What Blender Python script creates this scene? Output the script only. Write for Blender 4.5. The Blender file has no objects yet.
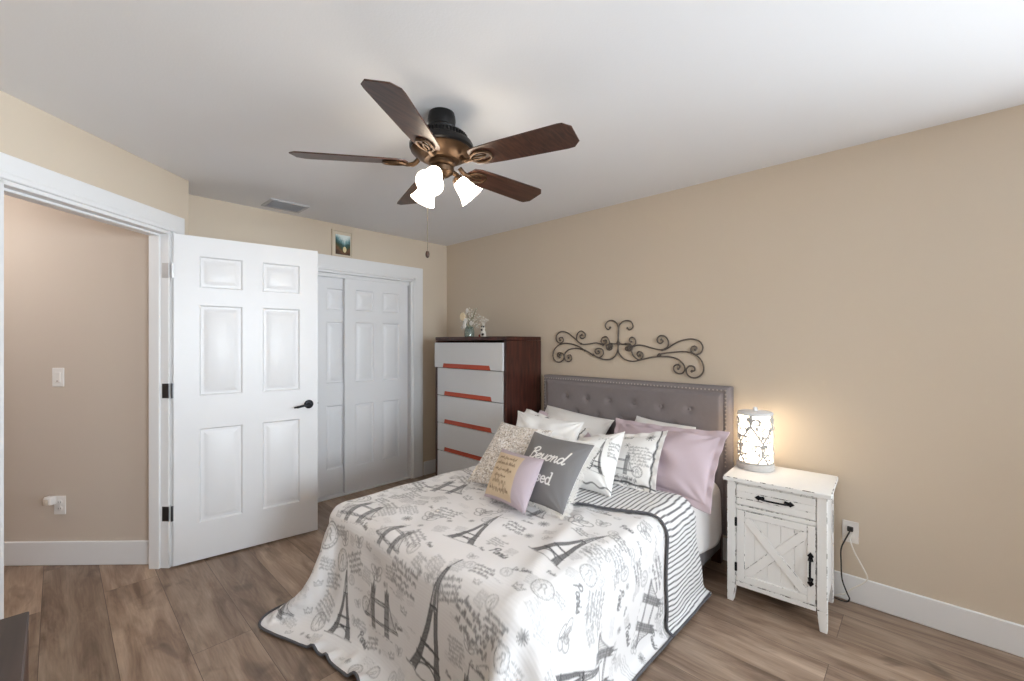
import bpy, bmesh, math, random
import numpy as np
from mathutils import Vector, Matrix, noise

random.seed(7)
rng = np.random.default_rng(11)
SC = bpy.context.scene
COL = SC.collection
PI = math.pi

# ------------------------------------------------------------------ camera
cam_d = bpy.data.cameras.new('camera')
cam = bpy.data.objects.new('camera', cam_d)
COL.objects.link(cam)
cam.location = (0, 0, 1.39)
cam.rotation_euler = (PI/2, 0, -math.atan2(.7242, .6896))
cam_d.sensor_width = 36
cam_d.lens = 36*433.5/1024
cam_d.shift_y = 1.5/1024
cam_d.clip_start = .05
SC.camera = cam

# ------------------------------------------------------------------ light and exposure
SC.view_settings.view_transform = 'Standard'
SC.view_settings.look = 'None'
SC.view_settings.gamma = 1
SC.view_settings.use_curve_mapping = False
SC.view_settings.exposure = 0.55
world = bpy.data.worlds.new('sky')
SC.world = world
world.use_nodes = True
_bg = world.node_tree.nodes['Background']
_bg.inputs['Color'].default_value = (.78, .88, 1, 1)
_bg.inputs['Strength'].default_value = 1.0

def area_light(name, loc, target, sx, sy, power, color):
    d = bpy.data.lights.new(name, 'AREA')
    d.shape = 'RECTANGLE'; d.size = sx; d.size_y = sy
    d.energy = power; d.color = color
    o = bpy.data.objects.new(name, d); COL.objects.link(o)
    o.location = loc
    o.rotation_euler = (Vector(target)-Vector(loc)).to_track_quat('-Z', 'Y').to_euler()
    return o
# daylight through the wide window on the bed wall, behind the photographer's right shoulder
area_light('daylight_and_fill', (3.20, -1.60, 1.47), (.3, .8, 1.30), 1.8, 1.1, 66, (.81, .915, 1))
# added fill, aimed up through the same window to brighten the ceiling
area_light('added_ceiling_fill', (6.2, -3.9, .55), (1.3, 1.4, 2.0), 2.6, 1.4, 285, (.81, .915, 1))
# added fill for the far end, through the made-up window opposite the closet
_l = area_light('daylight_and_fill', (.50, -2.80, 1.47), (1.1, 3.5, 1.62), 1.3, 1.1, 29, (.81, .915, 1)); _l.data.spread = math.radians(85)
SC.cycles.diffuse_bounces = 8
def point_light(name, loc, power, color, radius=.06):
    d = bpy.data.lights.new(name, 'POINT'); d.energy = power; d.color = color; d.shadow_soft_size = radius
    o = bpy.data.objects.new(name, d); COL.objects.link(o); o.location = loc
    return o

# ------------------------------------------------------------------ helpers
def lin(r, g, b):
    f = lambda c: ((c/255+.055)/1.055)**2.4 if c/255 > .04045 else c/255/12.92
    return (f(r), f(g), f(b), 1)

def nod(nt, t, **kw):
    n = nt.nodes.new(t)
    for k, v in kw.items():
        if k in n.inputs.keys(): n.inputs[k].default_value = v
        else: setattr(n, k, v)
    return n

def mat(name, color=(.8, .8, .8, 1), rough=.5, metal=0, var=.04, scale=8, bump=0, bscale=60, emit=None, estr=0, spec=.5, **kw):
    """principled paint / metal / cloth with a little procedural variation of tone and an optional fine bump"""
    m = bpy.data.materials.new(name); m.use_nodes = True
    nt = m.node_tree; p = nt.nodes['Principled BSDF']
    p.inputs['Roughness'].default_value = rough; p.inputs['Metallic'].default_value = metal
    p.inputs['Specular IOR Level'].default_value = spec
    tc = nod(nt, 'ShaderNodeTexCoord')
    nz = nod(nt, 'ShaderNodeTexNoise', Scale=scale, Detail=4.0)
    nt.links.new(tc.outputs['Object'], nz.inputs['Vector'])
    mx = nod(nt, 'ShaderNodeMix', data_type='RGBA')
    nt.links.new(nz.outputs['Fac'], mx.inputs['Factor'])
    mx.inputs['A'].default_value = tuple(min(1, c*(1-var)) for c in color[:3])+(1,)
    mx.inputs['B'].default_value = tuple(min(1, c*(1+var)) for c in color[:3])+(1,)
    nt.links.new(mx.outputs['Result'], p.inputs['Base Color'])
    if bump:
        nb = nod(nt, 'ShaderNodeTexNoise', Scale=bscale, Detail=3.0)
        nt.links.new(tc.outputs['Object'], nb.inputs['Vector'])
        b = nod(nt, 'ShaderNodeBump', Strength=bump, Distance=.004)
        nt.links.new(nb.outputs['Fac'], b.inputs['Height'])
        nt.links.new(b.outputs['Normal'], p.inputs['Normal'])
    if emit:
        p.inputs['Emission Color'].default_value = emit; p.inputs['Emission Strength'].default_value = estr
    for k, v in kw.items(): p.inputs[k].default_value = v
    return m

def wood(name, c1, c2, axis=1, rough=.4, scale=3, stretch=12):
    m = bpy.data.materials.new(name); m.use_nodes = True
    nt = m.node_tree; p = nt.nodes['Principled BSDF']; p.inputs['Roughness'].default_value = rough
    tc = nod(nt, 'ShaderNodeTexCoord'); mp = nod(nt, 'ShaderNodeMapping')
    s = [stretch]*3; s[axis] = 1
    mp.inputs['Scale'].default_value = s
    nt.links.new(tc.outputs['Object'], mp.inputs['Vector'])
    nz = nod(nt, 'ShaderNodeTexNoise', Scale=scale, Detail=6.0, Distortion=.6)
    nt.links.new(mp.outputs['Vector'], nz.inputs['Vector'])
    r = nod(nt, 'ShaderNodeValToRGB')
    r.color_ramp.elements[0].position = .32; r.color_ramp.elements[0].color = c1
    r.color_ramp.elements[1].position = .7; r.color_ramp.elements[1].color = c2
    nt.links.new(nz.outputs['Fac'], r.inputs['Fac'])
    nt.links.new(r.outputs['Color'], p.inputs['Base Color'])
    return m

def attr_mat(name, rough=.85, bump=0, bscale=400, quilt=False):
    """cloth whose print comes from the mesh's own colour attribute"""
    m = bpy.data.materials.new(name); m.use_nodes = True
    nt = m.node_tree; p = nt.nodes['Principled BSDF']; p.inputs['Roughness'].default_value = rough
    p.inputs['Specular IOR Level'].default_value = .2
    a = nod(nt, 'ShaderNodeAttribute', attribute_name='print')
    nt.links.new(a.outputs['Color'], p.inputs['Base Color'])
    c = nod(nt, 'ShaderNodeAttribute', attribute_name='cloth')
    b = nod(nt, 'ShaderNodeBump', Strength=bump or .2, Distance=.004)
    if quilt:
        w1 = nod(nt, 'ShaderNodeTexWave', Scale=24.0, Distortion=.6)
        w1.bands_direction = 'X'
        w2 = nod(nt, 'ShaderNodeTexNoise', Scale=55.0, Detail=2.0)
        ad = nod(nt, 'ShaderNodeMath', operation='ADD')
        nt.links.new(c.outputs['Vector'], w1.inputs['Vector']); nt.links.new(c.outputs['Vector'], w2.inputs['Vector'])
        nt.links.new(w1.outputs['Fac'], ad.inputs[0]); nt.links.new(w2.outputs['Fac'], ad.inputs[1])
        nt.links.new(ad.outputs[0], b.inputs['Height'])
    else:
        w2 = nod(nt, 'ShaderNodeTexNoise', Scale=bscale, Detail=2.0)
        nt.links.new(c.outputs['Vector'], w2.inputs['Vector'])
        nt.links.new(w2.outputs['Fac'], b.inputs['Height'])
    nt.links.new(b.outputs['Normal'], p.inputs['Normal'])
    return m

class G:
    """collects shapes into one mesh"""
    def __init__(s): s.bm = bmesh.new()
    def box(s, lo, hi, M=None, bev=0, mi=0, bmi=None, seg=1):
        lo = Vector(lo); hi = Vector(hi)
        r = bmesh.ops.create_cube(s.bm, size=1)
        vs = r['verts']
        for v in vs:
            v.co = Vector(((v.co.x+.5)*(hi.x-lo.x)+lo.x, (v.co.y+.5)*(hi.y-lo.y)+lo.y, (v.co.z+.5)*(hi.z-lo.z)+lo.z))
        fs = list({f for v in vs for f in v.link_faces})
        for f in fs: f.material_index = mi
        if bev:
            es = list({e for v in vs for e in v.link_edges})
            rb = bmesh.ops.bevel(s.bm, geom=es, offset=bev, segments=seg, affect='EDGES', profile=.5)
            vs = list({v for f in rb['faces'] for v in f.verts} | {v for v in vs if v.is_valid})
            if bmi is not None:
                for f in rb['faces']: f.material_index = bmi
        if M is not None:
            for v in vs: v.co = M @ v.co
        return vs
    def tube(s, pts, r, seg=8, closed=False, mi=0):
        pts = [Vector(p) for p in pts]; n = len(pts)
        rs = r if isinstance(r, (list, tuple)) else [r]*n
        rings = []; nrm = None
        for i, p in enumerate(pts):
            if closed: t = pts[(i+1) % n]-pts[i-1]
            else: t = pts[min(i+1, n-1)]-pts[max(i-1, 0)]
            if t.length < 1e-9: t = Vector((0, 0, 1))
            t.normalize()
            if nrm is None:
                nrm = t.orthogonal().normalized()
            nrm = (nrm - t*nrm.dot(t))
            if nrm.length < 1e-6: nrm = t.orthogonal()
            nrm.normalize(); b = t.cross(nrm)
            rings.append([s.bm.verts.new(p+(nrm*math.cos(2*PI*k/seg)+b*math.sin(2*PI*k/seg))*rs[i]) for k in range(seg)])
        m = n if closed else n-1
        for i in range(m):
            a = rings[i]; c = rings[(i+1) % n]
            for k in range(seg):
                f = s.bm.faces.new((a[k], a[(k+1) % seg], c[(k+1) % seg], c[k])); f.material_index = mi
        if not closed:
            f = s.bm.faces.new(rings[0][::-1]); f.material_index = mi
            f = s.bm.faces.new(rings[-1]); f.material_index = mi
    def lathe(s, prof, loc=(0, 0, 0), M=None, seg=32, mi=0, cap=True):
        M = (M if M is not None else Matrix.Translation(loc))
        rings = []
        for r, z in prof:
            rings.append([s.bm.verts.new(M @ Vector((r*math.cos(2*PI*k/seg), r*math.sin(2*PI*k/seg), z))) for k in range(seg)])
        for a, c in zip(rings, rings[1:]):
            for k in range(seg):
                f = s.bm.faces.new((a[k], a[(k+1) % seg], c[(k+1) % seg], c[k])); f.material_index = mi
        if cap:
            f = s.bm.faces.new(rings[0][::-1]); f.material_index = mi
            f = s.bm.faces.new(rings[-1]); f.material_index = mi
    def prism(s, poly, d0, d1, M=None, mi=0, bev=0):
        """poly: 2D outline in local x,y; extruded from z=d0 to z=d1"""
        M = M if M is not None else Matrix.Identity(4)
        a = [s.bm.verts.new(Vector((x, y, d0))) for x, y in poly]
        c = [s.bm.verts.new(Vector((x, y, d1))) for x, y in poly]
        n = len(poly); fs = [s.bm.faces.new(a[::-1]), s.bm.faces.new(c)]
        for i in range(n): fs.append(s.bm.faces.new((a[i], a[(i+1) % n], c[(i+1) % n], c[i])))
        for f in fs: f.material_index = mi
        vs = a+c
        if bev:
            es = [e for f in fs[:2] for e in f.edges]
            rb = bmesh.ops.bevel(s.bm, geom=es, offset=bev, segments=1, affect='EDGES')
            vs = list({v for f in rb['faces'] for v in f.verts} | {v for v in vs if v.is_valid})
        for v in vs: v.co = M @ v.co
    def ball(s, c, r, seg=12, scale=(1, 1, 1), mi=0):
        q = bmesh.ops.create_uvsphere(s.bm, u_segments=seg, v_segments=max(6, seg//2+2), radius=r)
        for v in q['verts']: v.co = Vector((v.co.x*scale[0], v.co.y*scale[1], v.co.z*scale[2]))+Vector(c)
        for f in {f for v in q['verts'] for f in v.link_faces}: f.material_index = mi
        return q['verts']
    def quad(s, pts, mi=0):
        f = s.bm.faces.new([s.bm.verts.new(Vector(p)) for p in pts]); f.material_index = mi; return f
    def build(s, name, mats, parent=None, smooth=35, recalc=True):
        if recalc: bmesh.ops.recalc_face_normals(s.bm, faces=s.bm.faces[:])
        me = bpy.data.meshes.new(name); s.bm.to_mesh(me); s.bm.free()
        return link(name, me, mats, parent, smooth)

def link(name, me, mats, parent=None, smooth=35):
    for m in (mats if isinstance(mats, (list, tuple)) else [mats]): me.materials.append(m)
    if smooth:
        me.shade_smooth()
        if smooth < 180: me.set_sharp_from_angle(angle=math.radians(smooth))
    o = bpy.data.objects.new(name, me); COL.objects.link(o)
    if parent is not None: adopt(o, parent)
    return o

def adopt(o, parent):
    o.parent = parent
    if parent.type == 'EMPTY': o.matrix_parent_inverse = Matrix.Translation(parent.location).inverted()

def tag(o, label=None, cat=None, group=None, kind=None):
    if label: o['label'] = label
    if cat: o['category'] = cat
    if group: o['group'] = group
    if kind: o['kind'] = kind
    return o

def thing(name, loc, label, cat, group=None):
    o = bpy.data.objects.new(name, None); COL.objects.link(o)
    o.location = loc; o.empty_display_size = .05
    return tag(o, label, cat, group)

def struct(o, label=None):
    o['kind'] = 'structure'
    if label: o['label'] = label
    return o

def catmull(pts, k=8, closed=False):
    P = [Vector(p) for p in pts]; n = len(P); out = []
    rngi = range(n if closed else n-1)
    for i in rngi:
        if closed: a, b, c, d = P[i-1], P[i], P[(i+1) % n], P[(i+2) % n]
        else: a, b, c, d = P[max(i-1, 0)], P[i], P[i+1], P[min(i+2, n-1)]
        for j in range(k):
            t = j/k
            out.append(.5*((2*b)+(c-a)*t+(2*a-5*b+4*c-d)*t*t+(3*b-a-3*c+d)*t**3))
    if not closed: out.append(P[-1])
    return out

def frame_M(o, x, y, z):
    """matrix with columns x, y, z and origin o"""
    M = Matrix.Identity(4)
    for i, v in enumerate((x, y, z, o)):
        for r in range(3): M[r][i] = v[r]
    return M

# ------------------------------------------------------------------ materials
def wall_mat(name, col):
    return mat(name, col, rough=.75, var=.02, scale=1.5, bump=.08, bscale=180, spec=.25)
M_wall = wall_mat('beige_wall_paint', lin(210, 196, 178))
M_hall = wall_mat('hall_wall_paint', lin(203, 190, 177))
M_ceil = mat('ceiling_paint', lin(234, 234, 236), rough=.9, var=.015, scale=2, bump=.1, bscale=120, spec=.2)
M_trim = mat('white_trim_paint', lin(232, 232, 233), rough=.38, var=.01)
M_door = mat('white_door_paint', lin(232, 232, 234), rough=.36, var=.012)
M_black = mat('black_hardware', (.012, .012, .015, 1), rough=.4, metal=.7)
M_dark = mat('dark_gap', (.02, .018, .016, 1), rough=.9)
M_steel = mat('hinge_metal', (.09, .09, .095, 1), rough=.35, metal=.9)
M_plastic = mat('white_plastic', lin(232, 228, 224), rough=.35, var=.01)
M_glass = bpy.data.materials.new('window_glass'); M_glass.use_nodes = True
_nt = M_glass.node_tree; _nt.nodes.remove(_nt.nodes['Principled BSDF'])
_mx = nod(_nt, 'ShaderNodeMixShader', Fac=.08); _t = nod(_nt, 'ShaderNodeBsdfTransparent'); _g = nod(_nt, 'ShaderNodeBsdfGlossy', Roughness=.02)
_nt.links.new(_t.outputs[0], _mx.inputs[1]); _nt.links.new(_g.outputs[0], _mx.inputs[2])
_nt.links.new(_mx.outputs[0], _nt.nodes['Material Output'].inputs['Surface'])

def floor_mat():
    m = bpy.data.materials.new('wood_plank_floor'); m.use_nodes = True
    nt = m.node_tree; p = nt.nodes['Principled BSDF']; L = nt.links.new
    tc = nod(nt, 'ShaderNodeTexCoord')
    mp = nod(nt, 'ShaderNodeMapping'); mp.inputs['Rotation'].default_value = (0, 0, PI/2); mp.inputs['Location'].default_value = (.3, .055, 0)
    L(tc.outputs['Object'], mp.inputs['Vector'])
    br = nod(nt, 'ShaderNodeTexBrick', Scale=1.0)
    br.offset = .37; br.offset_frequency = 2
    br.inputs['Color1'].default_value = (0, 0, 0, 1); br.inputs['Color2'].default_value = (1, 1, 1, 1); br.inputs['Mortar'].default_value = (.5, .5, .5, 1)
    br.inputs['Mortar Size'].default_value = .0012; br.inputs['Mortar Smooth'].default_value = .3
    br.inputs['Brick Width'].default_value = 1.5; br.inputs['Row Height'].default_value = .235
    L(mp.outputs['Vector'], br.inputs['Vector'])
    sc = nod(nt, 'ShaderNodeVectorMath', operation='MULTIPLY'); sc.inputs[1].default_value = (1, 6.5, 1)
    L(mp.outputs['Vector'], sc.inputs[0])
    of = nod(nt, 'ShaderNodeVectorMath', operation='MULTIPLY'); of.inputs[1].default_value = (37, 23, 11)
    L(br.outputs['Color'], of.inputs[0])
    ad = nod(nt, 'ShaderNodeVectorMath', operation='ADD'); L(sc.outputs[0], ad.inputs[0]); L(of.outputs[0], ad.inputs[1])
    n1 = nod(nt, 'ShaderNodeTexNoise', Scale=1.5, Detail=8.0, Roughness=.62, Distortion=.9); L(ad.outputs[0], n1.inputs['Vector'])
    r1 = nod(nt, 'ShaderNodeValToRGB')
    e = r1.color_ramp.elements
    e[0].position = .3; e[0].color = lin(106, 84, 68)
    e[1].position = .72; e[1].color = lin(182, 159, 139)
    k = e.new(.47); k.color = lin(146, 123, 105)
    k = e.new(.58); k.color = lin(163, 141, 122)
    L(n1.outputs['Fac'], r1.inputs['Fac'])
    # fine grain
    sc2 = nod(nt, 'ShaderNodeVectorMath', operation='MULTIPLY'); sc2.inputs[1].default_value = (3, 60, 1); L(mp.outputs['Vector'], sc2.inputs[0])
    ad2 = nod(nt, 'ShaderNodeVectorMath', operation='ADD'); L(sc2.outputs[0], ad2.inputs[0]); L(of.outputs[0], ad2.inputs[1])
    n2 = nod(nt, 'ShaderNodeTexNoise', Scale=2.2, Detail=4.0); L(ad2.outputs[0], n2.inputs['Vector'])
    # knots
    sc3 = nod(nt, 'ShaderNodeVectorMath', operation='MULTIPLY'); sc3.inputs[1].default_value = (1, 2.0, 1); L(mp.outputs['Vector'], sc3.inputs[0])
    ad3 = nod(nt, 'ShaderNodeVectorMath', operation='ADD'); L(sc3.outputs[0], ad3.inputs[0]); L(of.outputs[0], ad3.inputs[1])
    n3 = nod(nt, 'ShaderNodeTexNoise', Scale=3.6, Detail=3.0, Distortion=.5); L(ad3.outputs[0], n3.inputs['Vector'])
    r3 = nod(nt, 'ShaderNodeValToRGB'); r3.color_ramp.elements[0].position = .60; r3.color_ramp.elements[0].color = (0, 0, 0, 1)
    r3.color_ramp.elements[1].position = .82; r3.color_ramp.elements[1].color = (1, 1, 1, 1)
    L(n3.outputs['Fac'], r3.inputs['Fac'])
    mk = nod(nt, 'ShaderNodeMix', data_type='RGBA'); L(r3.outputs['Color'], mk.inputs['Factor']); L(r1.outputs['Color'], mk.inputs['A'])
    mk.inputs['B'].default_value = lin(78, 62, 53)
    # plank tone
    hv = nod(nt, 'ShaderNodeHueSaturation', Saturation=1.0); L(mk.outputs['Result'], hv.inputs['Color'])
    mr = nod(nt, 'ShaderNodeMapRange'); mr.inputs['To Min'].default_value = .78; mr.inputs['To Max'].default_value = 1.14
    sx = nod(nt, 'ShaderNodeSeparateColor'); L(br.outputs['Color'], sx.inputs[0]); L(sx.outputs[0], mr.inputs['Value'])
    g = nod(nt, 'ShaderNodeMapRange'); g.inputs['From Min'].default_value = .3; g.inputs['From Max'].default_value = .7; g.inputs['To Min'].default_value = .88; g.inputs['To Max'].default_value = 1.1
    L(n2.outputs['Fac'], g.inputs['Value'])
    mu = nod(nt, 'ShaderNodeMath', operation='MULTIPLY'); L(mr.outputs[0], mu.inputs[0]); L(g.outputs[0], mu.inputs[1]); L(mu.outputs[0], hv.inputs['Value'])
    sm = nod(nt, 'ShaderNodeMix', data_type='RGBA'); L(br.outputs['Fac'], sm.inputs['Factor']); L(hv.outputs['Color'], sm.inputs['A']); sm.inputs['B'].default_value = lin(80, 66, 57)
    L(sm.outputs['Result'], p.inputs['Base Color'])
    p.inputs['Roughness'].default_value = .42; p.inputs['Specular IOR Level'].default_value = .4
    b = nod(nt, 'ShaderNodeBump', Strength=.15, Distance=.002); L(n2.outputs['Fac'], b.inputs['Height']); L(b.outputs['Normal'], p.inputs['Normal'])
    return m
M_floor = floor_mat()

# ------------------------------------------------------------------ room shell
H = 2.44; WB = 2.945; WA = 3.789; T = .12
P0 = Vector((.593, 3.476, 0)); U = Vector((-.757, -.686, 0)).normalized(); NW = Vector((-U.y, U.x, 0))   # NW: into the room
NW = Vector((.686, -.757, 0)).normalized()
ZZ = Vector((0, 0, 1))

g = G(); g.box((-4, -3, -.1), (4.2, 7, 0)); struct(g.build('floor', M_floor, smooth=0), 'grey brown wood plank floor')
g = G(); g.box((-4, -3, H), (3.1, 7, H+.1)); struct(g.build('ceiling', M_ceil, smooth=0), 'smooth white ceiling')

def wall_run(name, o, u, n, length, openings, m=M_wall, z1=H, label=None):
    """wall along u from o, thickness T behind its face (n points into the room); openings: (s0, s1, z0, z1)"""
    g = G(); M = frame_M(o, u, -n, ZZ)
    s = 0
    for a, b, z0, zt in sorted(openings):
        if a > s: g.box((s, 0, 0), (a, T, z1), M)
        if z0 > 0: g.box((a, 0, 0), (b, T, z0), M)
        if zt < z1: g.box((a, 0, zt), (b, T, z1), M)
        s = b
    if s < length: g.box((s, 0, 0), (length, T, z1), M)
    return struct(g.build(name, m, smooth=0), label)
X_, Y_ = Vector((1, 0, 0)), Vector((0, 1, 0))
wall_run('wall_right', Vector((WB, -2.6-T, 0)), Y_, -X_, WA+2.6+2*T, [(.1+T, 2.1+T, .9, 2.05)], label='beige wall behind the headboard')
CL0, CL1, CLZ = 1.275, 2.500, 2.018           # closet opening
wall_run('wall_back', Vector((.45, WA, 0)), X_, -Y_, WB-.45, [(CL0-.45, CL1-.45, 0, CLZ)], label='beige wall with the closet')
DS0, DS1, DZ = .150, 1.026, 2.068             # doorway along the angled wall
wall_run('wall_left', P0.copy(), U, NW, 1.45, [(DS0, DS1, 0, DZ)], label='angled beige wall with the doorway')
g = G(); g.box((.47, 3.476+.02, 0), (.593, WA, H)); struct(g.build('wall_return', M_wall, smooth=0), 'short return beside the doorway')
e = P0+U*1.45
wall_run('wall_near', Vector((-.5, -2.6-T, 0)), Y_, X_, 5.3, [], label='wall beside the photographer')
wall_run('wall_front', Vector((-.5-T, -2.6, 0)), X_, Y_, WB+.5+2*T, [(.3+T, 1.7+T, .9, 2.05)], label='wall behind the photographer')
# closet interior
g = G(); g.box((CL0-.25, WA+T+.6, 0), (CL1+.25, WA+T+.65, H)); g.box((CL0-.3, WA+T, 0), (CL0-.25, WA+T+.65, H)); g.box((CL1+.25, WA+T, 0), (CL1+.3, WA+T+.65, H))
struct(g.build('wall_closet', M_wall, smooth=0), 'closet interior walls')
# hall beyond the doorway
H0 = Vector((.400, 3.525, 0)); HU = Vector((-.613, .618, 0)).normalized(); HN = Vector((-.711, -.704, 0)).normalized()
g = G(); M = frame_M(H0, HU, -HN, ZZ); g.box((-.05, 0, 0), (2.2, .1, H), M); struct(g.build('wall_hall', M_hall, smooth=0), 'taupe hall wall seen through the doorway')
g = G()
h1 = H0+HU*2.15; h2 = h1+HN*2.2; h3 = P0+U*1.45-NW*T
g.box((0, 0, 0), (2.3, .1, H), frame_M(h1, HN, HU, ZZ)); d = (h3-h2); L_ = d.length; d.normalize()
g.box((0, 0, 0), (L_, .1, H), frame_M(h2, d, Vector((d.y, -d.x, 0))*1, ZZ)); struct(g.build('wall_hall_far', M_hall, smooth=0), 'hall walls out of view')

# baseboards
def baseboard(name, o, u, n, s0, s1, label, hgt=.14):
    g = G(); M = frame_M(o, u, n, ZZ)
    g.box((s0, 0, 0), (s1, .015, hgt), M, bev=.004)
    return struct(g.build(name, M_trim), label)
baseboard('baseboard_right', Vector((WB, 0, 0)), Y_, -X_, -2.6, WA, 'white baseboard along the bed wall')
baseboard('baseboard_back', Vector((0, WA, 0)), X_, -Y_, CL1+.135, WB, 'white baseboard beside the closet')
baseboard('baseboard_hall', H0, HU, HN, -.02, 2.1, 'white hall baseboard', .148)
baseboard('baseboard_front', Vector((0, -2.6, 0)), X_, Y_, -.5, WB, 'white baseboard behind the photographer')

# windows behind the photographer; the second is added to carry fill light
def window(name, o, u, n, w, z0, z1, label):
    M = frame_M(o, u, -n, ZZ); r = struct(bpy.data.objects.new(name, None), label); COL.objects.link(r); r.location = o
    g = G()
    for a, b in (((0, 0, z0), (.05, T, z1)), ((w-.05, 0, z0), (w, T, z1)), ((.05, 0, z0), (w-.05, T, z0+.05)), ((.05, 0, z1-.05), (w-.05, T, z1)), ((.05, .04, (z0+z1)/2-.025), (w-.05, .08, (z0+z1)/2+.025))): g.box(a, b, M, bev=.004)
    g.build('window_frame', M_trim, r)
    g = G(); g.box((-.04, -.05, z0-.03), (w+.04, .02, z0), M, bev=.004); g.build('window_sill', M_trim, r)
    g = G(); g.box((.05, .058, z0+.05), (w-.05, .062, z1-.05), M); g.build('window_pane', M_glass, r, smooth=0)
window('window_1', Vector((WB, -2.5, 0)), Y_, -X_, 2.0, .9, 2.05, 'wide white framed window on the bed wall')
window('added_window', Vector((-.2, -2.6, 0)), X_, Y_, 1.4, .9, 2.05, 'added white framed window opposite the closet, out of view')

# ------------------------------------------------------------------ casings
def casing(name, o, u, n, s0, s1, zt, w=.105, label=None, bead=True):
    g = G(); M = frame_M(o, u, n, ZZ)
    for a, b in ((s0-w, s0-.004), (s1+.004, s1+w)):
        g.box((a, 0, 0), (b, .017, zt+.012), M, bev=.003)
    g.box((s0-w, 0, zt+.004), (s1+w, .017, zt+w+.012), M, bev=.003)
    # inner bead
    for a, b in (((s0-.030, s0-.002), (s1+.002, s1+.030)) if bead else ()): g.box((a, 0, 0), (b, .023, zt+.028), M, bev=.004)
    g.box((s0-.03, 0, zt+.002), (s1+.03, .023, zt+.030), M, bev=.004)
    # jamb lining and stop
    g.box((s0-.004, -T-.002, 0), (s0+.016, .006, zt), M, bev=.002); g.box((s1-.016, -T-.002, 0), (s1+.004, .006, zt), M, bev=.002)
    g.box((s0, -T-.002, zt-.016), (s1, .006, zt+.004), M, bev=.002)
    return g, M
g, M = casing('trim_1', P0, U, NW, DS0, DS1, DZ, w=.098, bead=False)
g.box((DS0+.016, -T+.01, 0), (DS0+.028, -.045, DZ-.016), M, bev=.002); g.box((DS1-.028, -T+.01, 0), (DS1-.016, -.045, DZ-.016), M, bev=.002)
g.box((DS0+.016, -T+.01, DZ-.028), (DS1-.016, -.045, DZ-.016), M, bev=.002)
for a, b in ((DS0-.09, DS0-.004), (DS1+.004, DS1+.09)): g.box((a, -T-.016, 0), (b, -T, DZ+.09), M, bev=.003)
struct(g.build('trim_1', M_trim), 'white doorway casing')
g, M = casing('trim_2', Vector((0, WA, 0)), X_, -Y_, CL0, CL1, CLZ, w=.121)
g.box((CL0+.016, -.1, CLZ-.05), (CL1-.016, -.03, CLZ-.016), M, bev=.003)      # track fascia
g.box((CL0+.016, -.11, 0), (CL1-.016, -.012, .012), M, bev=.003)                 # floor track
struct(g.build('trim_2', M_trim), 'white closet casing')

# ------------------------------------------------------------------ doors
PAN = [(u0, u1, v0, v1) for (v0, v1) in ((.115, .405), (.507, .788), (.842, .94)) for (u0, u1) in ((.155, .435), (.575, .855))]
def panel_door(g, M, w, h, th, sides=(1, -1)):
    """six raised panels on a slab; local x 0..w, y -th..0 (front face y=0), z 0..h"""
    xs = sorted({0, w, *[p[0]*w for p in PAN], *[p[1]*w for p in PAN]}); zs = sorted({0, h, *[p[2]*h for p in PAN], *[p[3]*h for p in PAN]})
    rect = [(a*w, b*w, c*h, d*h) for a, b, c, d in PAN]
    for y, s in ((0, 1), (-th, -1)):
        for i in range(len(xs)-1):
            for j in range(len(zs)-1):
                a, b, c, d = xs[i], xs[i+1], zs[j], zs[j+1]
                if any(abs(a-r[0]) < 1e-6 and abs(b-r[1]) < 1e-6 and abs(c-r[2]) < 1e-6 and abs(d-r[3]) < 1e-6 for r in rect): continue
                g.quad([M @ Vector(q) for q in ((a, y, c), (b, y, c), (b, y, d), (a, y, d))])
        for a, b, c, d in rect:
            prev = None
            for ins, dep in ((0, 0), (.009, .012), (.022, .012), (.028, .010), (.052, .003)):
                ring = [g.bm.verts.new(M @ Vector(q)) for q in ((a+ins, y-s*dep, c+ins), (b-ins, y-s*dep, c+ins), (b-ins, y-s*dep, d-ins), (a+ins, y-s*dep, d-ins))]
                if prev:
                    for k in range(4): g.bm.faces.new((prev[k], prev[(k+1) % 4], ring[(k+1) % 4], ring[k]))
                prev = ring
            g.bm.faces.new(prev)
    for q in (((0, 0, 0), (0, -th, 0), (0, -th, h), (0, 0, h)), ((w, 0, 0), (w, -th, 0), (w, -th, h), (w, 0, h)), ((0, 0, 0), (w, 0, 0), (w, -th, 0), (0, -th, 0)), ((0, 0, h), (w, 0, h), (w, -th, h), (0, -th, h))):
        g.quad([M @ Vector(p) for p in q])
    bmesh.ops.remove_doubles(g.bm, verts=g.bm.verts[:], dist=1e-5)

def empty_struct(name, loc, label):
    r = bpy.data.objects.new(name, None); COL.objects.link(r); r.location = loc
    return struct(r, label)
# the bedroom door, swung open
HG = Vector((.494, 3.340, 0)); DU = (Vector((1.322, 3.229, 0))-HG); DW = DU.length; DU.normalize(); DN = Vector((DU.y, -DU.x, 0))   # DN towards camera
d1 = empty_struct('door_1', HG, 'white six-panel bedroom door standing open')
M = frame_M(HG+ZZ*.012, DU, DN, ZZ)
g = G(); panel_door(g, M, DW, 2.045, .035); g.build('door_slab', M_door, d1, smooth=20)
# hinges: leaf on the jamb and knuckle
for i, zc in enumerate((1.83, 1.09, .335)):
    g = G(); Mh = frame_M(P0+U*(DS0+.016)+ZZ*zc, U, NW, ZZ)
    g.box((0, -.034, -.045), (.0035, .008, .045), Mh, bev=.001)
    k = HG+ZZ*zc+DU*-.006+DN*-.006
    g.lathe([(.006, -.046), (.006, .046)], M=Matrix.Translation(k), seg=10)
    g.box((-.010, -.014, -.045), (.002, -.001, .045), frame_M(HG+ZZ*zc, DU, DN, ZZ), bev=.001)
    g.build('hinge', M_steel if i else mat('painted_hinge', (.55, .55, .56, 1), rough=.3, metal=.6), d1)
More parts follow.
